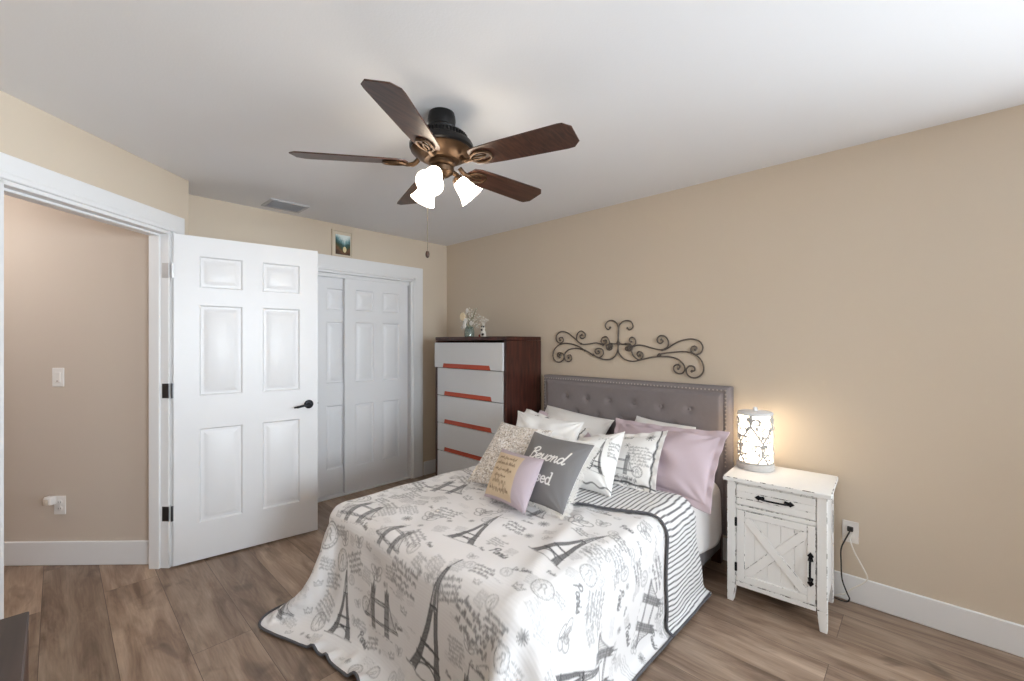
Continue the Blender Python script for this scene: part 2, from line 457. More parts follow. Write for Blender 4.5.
# lever handle
hc = HG+DU*(DW-.062)+ZZ*.940
for sgn in (1, -1):
    o_ = hc+DN*(.0 if sgn > 0 else -.035); n_ = DN*sgn
    hm = empty_struct if False else None
    g = G(); Ml = frame_M(o_, DU*sgn, ZZ, n_)
    g.lathe([(.031, 0), (.031, .006), (.026, .011), (.012, .013), (.011, .045), (.010, .05)], M=Ml, seg=24)
    pts = [o_+n_*.045, o_+n_*.05-DU*.02, o_+n_*.052-DU*.05-ZZ*.004, o_+n_*.05-DU*.08-ZZ*.01, o_+n_*.043-DU*.105-ZZ*.013]
    g.tube(catmull(pts, 5), [.0095]*8+[.008]*9+[.006]*4, seg=10)
    g.build('door_handle', M_black, d1)
g = G(); g.box((DW, -.028, .90), (DW+.0015, -.007, .96), M); g.lathe([(.007, 0), (.006, .006)], M=frame_M(HG+DU*DW+ZZ*.940-DN*.0175, DN, ZZ, DU), seg=10); g.build('latch_plate', M_steel, d1)

# sliding closet doors
def closet_door(name, x0, x1, yf, label):
    r = empty_struct(name, ((x0+x1)/2, yf, 0), label)
    g = G(); panel_door(g, frame_M(Vector((x0, yf, .014)), X_, -Y_, ZZ), x1-x0, CLZ-.04, .032); g.build('door_slab', M_door, r, smooth=20)
closet_door('door_2', CL0+.018, 1.93, WA+.075, 'white six-panel sliding closet door at the rear track')
closet_door('door_3', 1.810, CL1-.030, WA+.036, 'white six-panel sliding closet door at the front track')

# ------------------------------------------------------------------ small wall and ceiling fixtures
# ceiling vent
v = thing('ceiling_vent', (1.2135, 3.56, H), 'small grey louvred air vent set in the ceiling near the closet', 'vent')
M_vent = mat('vent_paint', lin(196, 196, 200), rough=.5); M_ventd = mat('vent_slot', (.10, .10, .105, 1), rough=.8)
x0, x1, y0, y1 = 1.075, 1.352, 3.445, 3.675
g = G()
for a, b in (((x0, y0, H-.010), (x1, y0+.025, H)), ((x0, y1-.025, H-.010), (x1, y1, H)), ((x0, y0+.025, H-.010), (x0+.025, y1-.025, H)), ((x1-.025, y0+.025, H-.010), (x1, y1-.025, H))): g.box(a, b, bev=.003)
g.build('vent_frame', M_vent, v)
g = G(); g.box((x0+.025, y0+.025, H-.0015), (x1-.025, y1-.025, H)); g.build('duct_opening', M_ventd, v, smooth=0)
for k in range(7):
    yy = y0+.038+k*.0255
    g = G(); g.box((x0+.025, -.010, -.0012), (x1-.025, .010, .0012), Matrix.Translation((0, yy, H-.007)) @ Matrix.Rotation(math.radians(38), 4, 'X')); g.build('slat', M_vent, v, smooth=0)

# framed landscape print above the closet
pf = thing('framed_picture', (1.762, WA, 2.15), 'small landscape print in a pale mat standing above the closet casing', 'picture')
px0, px1, pz0, pz1 = 1.668, 1.858, 2.150, 2.388
M_pf = mat('pale_frame', lin(206, 192, 172), rough=.5)
g = G()
for a, b in (((px0, WA-.018, pz0), (px1, WA, pz0+.014)), ((px0, WA-.018, pz1-.014), (px1, WA, pz1)), ((px0, WA-.018, pz0+.014), (px0+.012, WA, pz1-.014)), ((px1-.012, WA-.018, pz0+.014), (px1, WA, pz1-.014))): g.box(a, b, bev=.002)
g.build('frame', M_pf, pf)
g = G(); g.box((px0+.012, WA-.008, pz0+.014), (px1-.012, WA-.002, pz1-.014)); g.build('mat_board', mat('mat_board', lin(214, 202, 182), rough=.8), pf, smooth=0)
def landscape():
    m = bpy.data.materials.new('landscape_print'); m.use_nodes = True; nt = m.node_tree; L = nt.links.new; p = nt.nodes['Principled BSDF']
    p.inputs['Roughness'].default_value = .4
    tc = nod(nt, 'ShaderNodeTexCoord'); nz = nod(nt, 'ShaderNodeTexNoise', Scale=9.0, Detail=5.0); L(tc.outputs['Generated'], nz.inputs['Vector'])
    sp = nod(nt, 'ShaderNodeSeparateXYZ'); L(tc.outputs['Generated'], sp.inputs[0])
    # height plus noise and a valley shape
    ax = nod(nt, 'ShaderNodeMath', operation='SUBTRACT'); L(sp.outputs['X'], ax.inputs[0]); ax.inputs[1].default_value = .6
    ab = nod(nt, 'ShaderNodeMath', operation='ABSOLUTE'); L(ax.outputs[0], ab.inputs[0])
    m1 = nod(nt, 'ShaderNodeMath', operation='MULTIPLY_ADD'); L(ab.outputs[0], m1.inputs[0]); m1.inputs[1].default_value = -.55; L(sp.outputs['Z'], m1.inputs[2])
    m2 = nod(nt, 'ShaderNodeMath', operation='MULTIPLY_ADD'); L(nz.outputs['Fac'], m2.inputs[0]); m2.inputs[1].default_value = .35; L(m1.outputs[0], m2.inputs[2])
    r = nod(nt, 'ShaderNodeValToRGB'); e = r.color_ramp.elements
    e[0].position = .05; e[0].color = lin(70, 45, 30); e[1].position = .95; e[1].color = lin(225, 235, 235)
    for q, c in ((.25, lin(110, 75, 45)), (.40, lin(60, 70, 40)), (.58, lin(50, 85, 85)), (.74, lin(120, 160, 165))):
        k = e.new(q); k.color = c
    L(m2.outputs[0], r.inputs['Fac'])
    # pale house / path blob
    vx = nod(nt, 'ShaderNodeVectorMath', operation='DISTANCE'); vx.inputs[1].default_value = (.62, .5, .27)
    fl = nod(nt, 'ShaderNodeVectorMath', operation='MULTIPLY'); fl.inputs[1].default_value = (1, 0, .8); L(tc.outputs['Generated'], fl.inputs[0])
    vx.inputs[1].default_value = (.62, 0, .22); L(fl.outputs[0], vx.inputs[0])
    st = nod(nt, 'ShaderNodeMath', operation='LESS_THAN'); L(vx.outputs['Value'], st.inputs[0]); st.inputs[1].default_value = .12
    mx = nod(nt, 'ShaderNodeMix', data_type='RGBA'); L(st.outputs[0], mx.inputs['Factor']); L(r.outputs['Color'], mx.inputs['A']); mx.inputs['B'].default_value = lin(220, 205, 160)
    L(mx.outputs['Result'], p.inputs['Base Color'])
    return m
g = G(); g.box((1.703, WA-.0095, 2.172), (1.838, WA-.0075, 2.348)); g.build('print', landscape(), pf, smooth=0)

# wall plates
def plate(g, M, w=.07, h=.115, t=.005): g.box((-w/2, -h/2, 0), (w/2, h/2, t), M, bev=.003)
def duplex(o, n, right, name, label, cat='outlet'):
    r = thing(name, o, label, cat); M = frame_M(o, right, ZZ, n)
    g = G(); plate(g, M, .072, .116); g.build('cover_plate', M_plastic, r)
    for dz in (.0195, -.0195):
        g = G(); g.lathe([(.0165, .004), (.0165, .0065), (.015, .007)], M=M @ Matrix.Translation((0, dz, 0)), seg=20); s = g.build('socket', M_plastic, r)
        g = G()
        for dx in (-.0065, .0065): g.box((dx-.001, dz-.005, .0068), (dx+.001, dz+.005, .0074), M)
        g.build('slot', M_dark, s, smooth=0)
    g = G(); g.lathe([(.003, .0045), (.0025, .0062)], M=M, seg=10); g.build('screw', M_plastic, r)
    return r, M
def hallp(s, z, off=0): return H0+HU*s+HN*off+ZZ*z
sw = thing('light_switch', hallp(.556, 1.17), 'white rocker switch plate on the taupe hall wall', 'switch')
Ms = frame_M(hallp(.556, 1.17), -HU, ZZ, HN)
g = G(); plate(g, Ms, .073, .118); g.build('cover_plate', M_plastic, sw)
g = G(); g.box((-.017, -.033, .004), (.017, .033, .009), Ms, bev=.002); g.build('rocker', M_plastic, sw)
g = G(); g.box((-.006, -.026, .0088), (.006, -.021, .0096), Ms); g.build('indicator', mat('indicator', (.25, .22, .2, 1), rough=.5), sw, smooth=0)
duplex(hallp(.545, .372), HN, -HU, 'wall_outlet', 'white outlet low on the hall wall holding a plug-in freshener')
af = thing('plug_in_freshener', hallp(.60, .392, .007), 'bulbous white plug-in air freshener on the hall outlet', 'air freshener')
Ma = frame_M(hallp(.578, .395, .0075), -HU, ZZ, HN)
g = G(); g.box((-.028, -.012, 0), (.022, .040, .040), Ma, bev=.009, seg=3); g.build('body', M_plastic, af)
g = G(); g.lathe([(.018, -.026), (.021, -.02), (.021, .004), (.017, .010)], M=Ma @ Matrix.Translation((-.012, 0, .03)) @ Matrix.Rotation(PI/2, 4, 'X'), seg=20); g.build('bottle', mat('oil_bottle', lin(190, 175, 160), rough=.2), af)
OB = Vector((WB, .290, .370))
duplex(OB, -X_, -Y_, 'wall_outlet', 'white outlet on the bed wall beside the nightstand with two cords')
def cord(name, pts, r, m, label, plug):
    t = thing(name, pts[0], label, 'cord')
    g = G(); g.tube(catmull(pts, 8), r, seg=8); g.build('cable', m, t)
    g = G(); plug(g); g.build('plug', m, t)
Mo = frame_M(OB, -Y_, ZZ, -X_)
xo = WB-.0078
M_wc = mat('white_cord', lin(225, 220, 212), rough=.45); M_bc = mat('black_cord', (.015, .013, .012, 1), rough=.45)
cord('black_power_cord', [(xo-.024, .288, .388), (xo-.04, .292, .375), (xo-.045, .31, .33), (xo-.04, .325, .28), (xo-.035, .325, .20), (xo-.04, .32, .12), (xo-.05, .298, .06), (xo-.052, .288, .035), (xo-.050, .300, .014), (xo-.042, .335, .008), (xo-.032, .375, .007), (xo-.028, .45, .007), (xo-.026, .55, .007)], .0036, M_bc,
     'black power cord plugged into the upper socket by the nightstand', lambda g: g.box((-.012, .008, .0078), (.014, .031, .030), Mo, bev=.004, seg=2))
cord('white_power_cord', [(xo-.022, .290, .348), (xo-.03, .286, .33), (xo-.035, .268, .28), (xo-.035, .238, .22), (xo-.03, .216, .165), (xo-.03, .232, .13), (xo-.04, .28, .085), (xo-.05, .31, .05), (xo-.052, .325, .045), (xo-.035, .36, .02), (xo-.019, .42, .0065), (xo-.016, .55, .006)], .0032, M_wc,
     'white power cord hanging from the lower socket by the nightstand', lambda g: g.box((-.010, -.031, .0078), (.010, -.008, .026), Mo, bev=.004, seg=2))

# ------------------------------------------------------------------ ceiling fan
FX, FY = 1.222, 1.61
fan = thing('ceiling_fan', (FX, FY, H), 'five-blade dark wood ceiling fan with three lit bell shades', 'ceiling fan')
M_fblk = mat('fan_black', (.016, .015, .015, 1), rough=.35, metal=.6)
M_brz = mat('fan_bronze', lin(74, 54, 36), rough=.42, metal=.7, var=.45, scale=30)
M_blade = wood('fan_blade_wood', lin(48, 29, 22), lin(86, 55, 42), axis=0, rough=.36, scale=5, stretch=14)
FM = Matrix.Translation((FX, FY, 0))
g = G(); g.lathe([(.058, 2.44), (.062, 2.425), (.064, 2.405), (.060, 2.380), (.066, 2.370), (.058, 2.355)], M=FM, seg=40); g.build('canopy', M_fblk, fan)
g = G(); g.lathe([(.055, 2.357), (.09, 2.351), (.112, 2.340), (.116, 2.333)], M=FM, seg=48); g.lathe([(.122, 2.313), (.140, 2.303), (.146, 2.290), (.146, 2.277), (.138, 2.269), (.12, 2.265)], M=FM, seg=48)
mh = g.build('motor_housing', M_fblk, fan)
g = G()
g.lathe([(.110, 2.334), (.110, 2.312)], M=FM, seg=48)
for k in range(48):
    a = 2*PI*k/48; g.box((.108, -.0035, 2.312), (.119, .0035, 2.334), FM @ Matrix.Rotation(a, 4, 'Z'))
g.build('vent_band', M_fblk, mh, smooth=0)
g = G(); g.lathe([(.138, 2.270), (.140, 2.263), (.125, 2.247), (.103, 2.234), (.082, 2.227), (.078, 2.222), (.055, 2.218)], M=FM, seg=48); g.build('lower_housing', M_brz, fan)
g = G(); g.lathe([(.050, 2.222), (.060, 2.216), (.060, 2.204), (.052, 2.196), (.056, 2.188), (.052, 2.168), (.034, 2.154), (.012, 2.149), (.010, 2.140), (.002, 2.137)], M=FM, seg=36); lk = g.build('light_kit', M_brz, fan)
BZ = 2.206
for k in range(5):
    a = math.radians(-73.5+72*k)
    MB = FM @ Matrix.Rotation(a, 4, 'Z') @ Matrix.Translation((0, 0, BZ)) @ Matrix.Rotation(math.radians(-13), 4, 'X')
    o = [(.165, -.046), (.20, -.057), (.30, -.063), (.59, -.074), (.612, -.073), (.642, -.045), (.645, .045), (.617, .074), (.59, .075), (.30, .066), (.20, .060), (.165, .048), (.152, .0)]
    g = G(); g.prism(o, 0, .006, MB, bev=.0015); b = g.build('blade', M_blade, fan, smooth=30)
    g = G()
    g.tube([MB @ Vector(p) for p in catmull([(.105, .0, .016), (.125, 0, -.004), (.150, 0, -.008), (.17, 0, -.006)], 5)], [.011]*8+[.009]*8, seg=10)
    loop = [(.165, .012, -.006), (.19, .030, -.006), (.225, .034, -.006), (.252, .022, -.006), (.262, 0, -.006), (.252, -.022, -.006), (.225, -.034, -.006), (.19, -.030, -.006), (.165, -.012, -.006)]
    g.tube([MB @ Vector(p) for p in catmull(loop, 5, True)], .0055, seg=8, closed=True)
    g.tube([MB @ Vector(p) for p in catmull([(.165, 0, -.006), (.20, .010, -.006), (.235, 0, -.006), (.20, -.010, -.006)], 4, True)], .004, seg=8, closed=True)
    for px_, py_ in ((.19, .03), (.19, -.03), (.26, 0)):
        q = g.ball((0, 0, 0), .006, 8, (1, 1, .5))
        for v_ in q: v_.co = MB @ (v_.co+Vector((px_, py_, -.008)))
    g.build('blade_arm', M_brz, b)
M_shade = mat('lit_frosted_glass', (1, .95, .86, 1), rough=.4, var=0, emit=(1, .86, .68, 1), estr=9.0)
for k, az in enumerate((212, 92, -28)):
    a = math.radians(az); tilt = math.radians(48)
    d = Vector((math.cos(a)*math.cos(tilt), math.sin(a)*math.cos(tilt), -math.sin(tilt)))
    c0 = Vector((FX, FY, 2.180))+Vector((math.cos(a), math.sin(a), 0))*.045
    x = d.orthogonal().normalized(); y = d.cross(x)
    g = G(); g.tube([c0, c0+d*.02+Vector((math.cos(a), math.sin(a), 0))*.012, c0+d*.05], .012, seg=12); g.lathe([(.014, .03), (.026, .036), (.028, .058), (.02, .062)], M=frame_M(c0, x, y, d), seg=24)
    la = g.build('lamp_arm', M_brz, fan)
    g = G(); prof = [(.024, .048), (.031, .055), (.036, .070), (.040, .092), (.046, .118), (.057, .142), (.061, .148)]
    g.lathe(prof+[(r-.003, z) for r, z in prof[::-1]], M=frame_M(c0, x, y, d), seg=32, cap=False); g.build('glass_shade', M_shade, la, smooth=60)
    g = G(); vs = g.ball((0, 0, 0), .021, 16, (1, 1, 1.35))
    Mx = frame_M(c0+d*.092, x, y, d)
    for v_ in vs: v_.co = Mx @ v_.co
    g.build('bulb', mat('lit_bulb', (1, .9, .75, 1), emit=(1, .80, .52, 1), estr=40), la)
CHX, CHY = FX-.040, FY+.055
g = G(); g.tube([(CHX, CHY, 2.15), (CHX, CHY, 1.81)], .0012, seg=6)
for k in range(60): g.ball((CHX, CHY, 2.14-k*.0055), .0017, 6)
g.tube([(FX-.04, FY+.04, 2.165), (CHX, CHY, 2.150)], .003, seg=6)
pc = g.build('pull_chain', mat('chain_metal', (.20, .17, .12, 1), rough=.4, metal=.9), fan)
g = G(); g.lathe([(.002, 1.812), (.007, 1.808), (.010, 1.797), (.009, 1.786), (.004, 1.779), (.001, 1.778)], M=Matrix.Translation((CHX, CHY, 0)), seg=16); g.build('pull_knob', mat('dark_wood_knob', lin(60, 35, 22), rough=.35), pc)

# ------------------------------------------------------------------ wrought-iron scroll above the headboard
SCR = [
 [(496, 110), (508, 120), (524, 112), (530, 95), (520, 73), (496, 64), (470, 70), (450, 88), (443, 115), (441, 160), (446, 195), (462, 205), (486, 205)],
 [(392, 106), (382, 118), (368, 108), (364, 90), (378, 70), (402, 63), (426, 74), (440, 95), (443, 125), (441, 170), (434, 198), (420, 204), (396, 203), (372, 212), (372, 232), (388, 242), (402, 232), (396, 220)],
 [(441, 190), (440, 235), (450, 268), (482, 298), (530, 309), (590, 297), (650, 284), (730, 281), (792, 292), (832, 325), (842, 358), (828, 380), (800, 382), (776, 362), (778, 338), (800, 328), (813, 342), (803, 354)],
 [(441, 190), (438, 238), (424, 275), (392, 297), (345, 295), (290, 270), (240, 243), (190, 232), (142, 240), (118, 268), (120, 298), (142, 311), (160, 296), (154, 272), (138, 274), (140, 288)],
 [(486, 205), (512, 205), (522, 222), (512, 244), (492, 244), (484, 230), (496, 222), (506, 230)],
 [(520, 192), (508, 184), (514, 168), (532, 166), (545, 184), (544, 205), (528, 222), (522, 250), (536, 280), (566, 300), (588, 282), (586, 260), (566, 250), (554, 264), (562, 278), (572, 272)],
 [(528, 222), (560, 212), (600, 216), (650, 231), (705, 241), (735, 232), (780, 203), (830, 182), (885, 175), (932, 190), (950, 224), (938, 258), (905, 268), (880, 248), (884, 224), (904, 218), (914, 232), (904, 242)],
 [(705, 241), (738, 222), (742, 188), (724, 160), (696, 155), (676, 172), (680, 194), (698, 202), (710, 188), (700, 178)],
 [(680, 275), (700, 264), (760, 256), (840, 251), (898, 264), (942, 305), (956, 355), (940, 392), (902, 409), (864, 396), (850, 364), (868, 338), (896, 342), (902, 364), (884, 370)],
 [(350, 212), (310, 198), (262, 205), (218, 204), (175, 168), (132, 136), (96, 131), (70, 153), (70, 184), (90, 200), (110, 186), (104, 166), (86, 170), (90, 182)],
 [(218, 204), (192, 182), (194, 146), (216, 127), (240, 142), (240, 164), (220, 172), (210, 156), (222, 150)],
 [(240, 244), (190, 214), (132, 201), (86, 210), (56, 240), (48, 280), (64, 308), (94, 313), (114, 290), (108, 264), (84, 258), (74, 274), (88, 286)],
 [(290, 270), (325, 286), (350, 268), (346, 240), (322, 231), (302, 244), (310, 264), (328, 258), (322, 248)],
 [(386, 216), (386, 186), (370, 162), (346, 168), (338, 190), (352, 206), (370, 196), (364, 180), (354, 186)],
]
def scr_pt(x, y):
    """tracing coordinates to the wall: Y across, Z up (the tracing is perspective, straightened here)"""
    pxx, pyy = 545+x/6.0235, 310+y/6.0267
    l = (pxx-512)/433.5; dx = .7242+.6896*l; dy = .6896-.7242*l
    t = (WB-.014)/dx
    return Vector((WB-.014, dy*t, 1.39-(pyy-342)/433.5*t))
sa = thing('wall_scroll', (WB, 1.68, 1.2), 'dark wrought-iron scrollwork hung on the wall above the headboard', 'wall decor')
M_iron = mat('wrought_iron', lin(104, 95, 88), rough=.5, metal=.5, var=.2, scale=40)
for s_ in SCR:
    g = G(); pts = catmull([scr_pt(*p) for p in s_], 6); n_ = len(pts)
    g.tube(pts, [.0050]*n_, seg=8); g.ball(pts[0], .009, 8); g.ball(pts[-1], .009, 8); g.build('scroll_bar', M_iron, sa)
for x, y in ((385, 228), (400, 215), (500, 232), (512, 218), (690, 270), (92, 270), (441, 205)):
    g = G(); g.ball(scr_pt(x, y), .014, 10, (.5, 1, .9)); g.build('leaf_knot', M_iron, sa)

# ------------------------------------------------------------------ tall dresser
DX0, DX1, DY0, DY1, DZT = 2.493, 2.928, 2.437, 3.382, 1.436
M_dkw = wood('dark_brown_wood', lin(44, 22, 18), lin(84, 44, 34), axis=2, rough=.35, scale=4, stretch=10)
M_dw = mat('white_lacquer', lin(216, 217, 219), rough=.3, var=.01)
M_or = mat('orange_red_pull', lin(190, 78, 50), rough=.45, var=.05)
dr = thing('tall_dresser', ((DX0+DX1)/2, (DY0+DY1)/2, 0), 'tall dark brown dresser with white drawers and orange-red slots, in the corner', 'dresser')
g = G(); g.box((DX0, DY0, .06), (DX1, DY0+.028, DZT-.034), bev=.002); g.box((DX0, DY1-.028, .06), (DX1, DY1, DZT-.034), bev=.002)
g.box((DX0-.002, DY0, DZT-.033), (DX1, DY1, DZT), bev=.003); g.box((DX0+.02, DY0+.028, .06), (DX1, DY1-.028, .09)); g.box((DX1-.012, DY0+.028, .09), (DX1-.002, DY1-.028, DZT-.034))
g.build('carcass', M_dkw, dr)
for y in (DY0, DY1-.05):
    for x in (DX0+.01, DX1-.06):
        g = G(); g.box((x, y, 0), (x+.05, y+.05, .06), bev=.003); g.build('foot', M_dkw, dr)
zs = [1.388, 1.152, .892, .632, .372, .098]
for k in range(5):
    zt, zb = zs[k]-.004, zs[k+1]+.002
    out = .016 if k == 0 else .0
    ya, yb = (DY0+.026, DY1-.010) if k == 0 else (DY0+.036, DY1-.034)
    yl, yr = 2.605, 3.255
    nh = .040
    # local x = Y, y = Z, extruded along -X
    Mf = frame_M(Vector((DX0+.010-out, 0, 0)), Y_, ZZ, X_)
    poly = [(ya, zb), (yl, zb), (yl+.012, zb+nh), (yr-.012, zb+nh), (yr, zb), (yb, zb), (yb, zt), (ya, zt)]
    if k == 4: poly = [(ya, zb), (yb, zb), (yb, zt), (ya, zt)]
    g = G(); g.prism(poly, -.012, .008, Mf, bev=.0015); d_ = g.build('drawer', M_dw, dr, smooth=0)
    if k < 4:
        g = G(); g.prism([(yl-.004, zb-.001), (yl+.010, zb+nh+.001), (yr-.010, zb+nh+.001), (yr+.004, zb-.001)], -.006, -.001, Mf); 
        o_ = g.build('pull_slot', M_or, d_, smooth=0); o_['label'] = 'orange-red recessed slot pull'
    g = G(); g.box((DX0+.02, ya+.04, zb+.02), (DX1-.06, yb-.04, zt-.03)); g.build('drawer_box', M_dkw, d_, smooth=0)

# flowers and figurine on the dresser
FVX, FVY = 2.64, 3.06
fv = thing('flower_vase', (FVX, FVY, DZT), 'small glass jar of silk flowers with one cream rose on the tall dresser', 'flowers')
M_vg = mat('green_glass', lin(205, 220, 212), rough=.1, var=.02, **{'Transmission Weight': .75, 'Alpha': 1.0})
g = G(); pr = [(.040, 0), (.046, .008), (.047, .05), (.041, .075), (.036, .085), (.040, .095)]
g.lathe(pr+[(r-.004, z) for r, z in pr[::-1][:-1]]+[(.036, .008)], M=Matrix.Translation((FVX, FVY, DZT)), seg=28); g.build('jar', M_vg, fv)
M_stem = mat('stem_green', lin(96, 112, 80), rough=.6); M_rose = mat('cream_petal', lin(242, 224, 190), rough=.6); M_wp = mat('white_petal', lin(236, 232, 226), rough=.6); M_gl = mat('pale_sprig', lin(226, 222, 214), rough=.6)
def fl(dy, dz, dx=0): return Vector((FVX+dx, FVY+dy, DZT+dz*1.15))
heads = [(.055, .165, -.03, .030, M_rose), (.01, .128, -.035, .021, M_wp), (.03, .215, 0, .016, M_wp), (-.05, .11, -.02, .018, M_wp), (.015, .09, -.045, .020, M_wp)]
g = G()
for dy, dz, dx, r, m in heads: g.tube(catmull([fl(0, .02), fl(dy*.4, dz*.55, dx*.4), fl(dy, dz, dx)], 5), .0022, seg=6)
for k in range(16):
    a = rng.uniform(-1, 1); hgt = rng.uniform(.12, .235); g.tube(catmull([fl(0, .03), fl(a*.05, hgt*.6, rng.uniform(-.03, .03)), fl(a*.12-.015, hgt, rng.uniform(-.04, .04))], 4), .0012, seg=5)
g.build('stems', M_stem, fv)
for dy, dz, dx, r, m in heads:
    g = G(); c = fl(dy, dz, dx)
    g.ball(c, r*.5, 10)
    for ring, (n_, rr, sz) in enumerate(((5, .42, .55), (7, .75, .62))):
        for k in range(n_):
            a = 2*PI*k/n_+ring; g.ball(c+Vector((-.15*r, math.cos(a)*r*rr, math.sin(a)*r*rr)), r*sz, 8, (.5, 1, 1))
    g.build('bloom', m, fv)
g = G(); r_ = random.Random(3)
for k in range(170):
    a = r_.uniform(-1, 1); p = fl(a*.12-.03, r_.uniform(.08, .25)*(1-.35*abs(a)), r_.uniform(-.05, .05)); g.ball(p, r_.uniform(.003, .0075), 6, (1, 1, .7))
sp = g.build('sprigs', M_gl, fv); sp['kind'] = 'stuff'
g = G()
for k in range(9):
    a = r_.uniform(-1, 1); p = fl(a*.05, r_.uniform(.07, .12), -.03); M_ = Matrix.Translation(p) @ Matrix.Rotation(r_.uniform(0, 6), 4, 'X') @ Matrix.Rotation(r_.uniform(-.6, .6), 4, 'Z')
    vs = g.ball((0, 0, 0), .018, 8, (.15, .45, 1))
    for v_ in vs: v_.co = M_ @ v_.co
lv = g.build('leaves', mat('grey_green_leaf', lin(120, 138, 118), rough=.6), fv); lv['kind'] = 'stuff'
FGX, FGY = 2.655, 2.885
fg = thing('figurine', (FGX, FGY, DZT), 'tiny pale figurine with dark patches beside the glass flower jar', 'figurine')
M_fg = mat('figurine_white', lin(225, 220, 210), rough=.4); M_fgd = mat('figurine_dark', (.02, .016, .014, 1), rough=.5); M_fgr = mat('figurine_red', lin(130, 50, 42), rough=.5)
g = G(); g.lathe([(.024, 0), (.027, .012), (.022, .045), (.012, .062), (.010, .066)], M=Matrix.Translation((FGX, FGY, DZT)), seg=20); g.build('body', M_fg, fg)
g = G(); g.ball((FGX-.003, FGY, DZT+.078), .018, 14); g.build('head', M_fg, fg)
g = G(); g.ball((FGX-.018, FGY-.012, DZT+.022), .013, 10); g.ball((FGX-.016, FGY+.004, DZT+.064), .010, 10); g.ball((FGX-.01, FGY+.012, DZT+.092), .008, 8); g.ball((FGX-.01, FGY-.012, DZT+.092), .008, 8); g.build('patches', M_fgd, fg)
g = G(); g.ball((FGX-.014, FGY+.034, DZT+.012), .012, 10); g.build('red_ball', M_fgr, fg)
g = G()
for k in range(7): g.tube(catmull([(FGX+.01, FGY, DZT+.06), (FGX+.01, FGY-.01+.006*k, DZT+.12), (FGX+.01, FGY-.05+.017*k, DZT+.15+.006*(k % 3))], 4), .0015, seg=5); g.ball((FGX+.01, FGY-.05+.017*k, DZT+.15+.006*(k % 3)), .006, 6)
g.build('sprig', M_gl, fg)

# ------------------------------------------------------------------ dark console at the near left
M_cons = wood('console_wood', lin(54, 42, 40), lin(74, 58, 54), axis=1, rough=.45, scale=3, stretch=10)
M_consb = wood('console_side_wood', lin(62, 38, 28), lin(88, 56, 42), axis=2, rough=.45)
cs = thing('wood_console', (-.27, 1.0, 0), 'dark brown wooden console by the doorway, only its top corner showing', 'console')
g = G(); g.box((-.47, .50, .727), (-.100, 1.545, .75), bev=.002); g.box((-.092, .50, .727), (-.045, 1.545, .75), bev=.002); g.box((-.1, .51, .727), (-.08, 1.52, .742)); g.build('top', M_cons, cs)
g = G(); g.box((-.46, .52, .09), (-.049, 1.535, .725), bev=.002); g.build('body', M_consb, cs)
for x in (-.455, -.10):
    for y in (.53, 1.455):
        g = G(); g.box((x, y, 0), (x+.05, y+.05, .09), bev=.002); g.build('foot', M_consb, cs)
for k in range(3):
    g = G(); g.box((-.051, .53, .11+k*.205), (-.0455, 1.525, .305+k*.205), bev=.002); d_ = g.build('drawer', M_consb, cs)
    g = G(); g.lathe([(.012, 0), (.008, .012), (.014, .022), (.010, .028)], M=frame_M(Vector((-.040, 1.02, .21+k*.205)), Y_, ZZ, X_), seg=14); g.build('knob', M_black, d_)

# ------------------------------------------------------------------ nightstand
NS = thing('nightstand', (2.70, .564, 0), 'distressed white farmhouse nightstand with one drawer and a crossed door', 'nightstand')
M_nsw = mat('chalk_white_paint', lin(236, 235, 233), rough=.6, var=.02, scale=30)
def worn():
    m = bpy.data.materials.new('worn_paint_edge'); m.use_nodes = True; nt = m.node_tree; p = nt.nodes['Principled BSDF']; p.inputs['Roughness'].default_value = .7
    tc = nod(nt, 'ShaderNodeTexCoord'); nz = nod(nt, 'ShaderNodeTexNoise', Scale=22.0, Detail=5.0, Roughness=.7)
    nt.links.new(tc.outputs['Object'], nz.inputs['Vector'])
    r = nod(nt, 'ShaderNodeValToRGB'); r.color_ramp.elements[0].position = .42; r.color_ramp.elements[0].color = lin(60, 50, 44); r.color_ramp.elements[1].position = .47; r.color_ramp.elements[1].color = lin(236, 235, 233)
    nt.links.new(nz.outputs['Fac'], r.inputs['Fac']); nt.links.new(r.outputs['Color'], p.inputs['Base Color']); return m
M_worn = worn(); NSM = [M_nsw, M_worn]
nx0, nx1, ny0, ny1 = 2.513, 2.875, .345, .785
def board(g, a, b, M=None, bev=.0022): g.box(a, b, M, bev=bev, bmi=1)
g = G(); board(g, (2.497, .327, .645), (2.89, .803, .668), bev=.003); g.build('top', NSM, NS, smooth=0)
for y in (ny0, ny1-.042):
    for x in (nx0, nx1-.042):
        g = G()
        board(g, (x, y, .10), (x+.042, y+.042, .645))
        t = .010 if y < .5 else -.010    # foot tapers on the inside
        vs = g.box((x, y, 0), (x+.042, y+.042, .10), bev=.002, bmi=1)
        for v_ in vs:
            if v_.co.z < .01:
                if t > 0 and v_.co.y > y+.03: v_.co.y -= .012
                if t < 0 and v_.co.y < y+.01: v_.co.y += .012
        g.build('leg', NSM, NS, smooth=0)
for y in (ny0+.008, ny1-.022):
    g = G(); board(g, (nx0+.042, y, .09), (nx1-.042, y+.014, .645))
    for k in range(5): g.box((nx0+.0455+k*.0545, y-.002 if y < .5 else y+.002, .10), (nx0+.0990+k*.0545, y+.012 if y < .5 else y+.016, .64), bev=.002)
    g.build('side_panel', NSM, NS, smooth=0)
for za, zb in ((.088, .114), (.499, .522), (.6335, .645)):
    g = G(); board(g, (nx0+.004, ny0+.042, za), (nx0+.03, ny1-.042, zb)); g.build('front_rail', NSM, NS, smooth=0)
g = G(); g.box((nx0+.045, ny0+.02, .095), (nx1-.01, ny1-.02, .105)); g.box((nx1-.014, ny0+.03, .09), (nx1-.004, ny1-.03, .64)); g.build('carcass', NSM, NS, smooth=0)
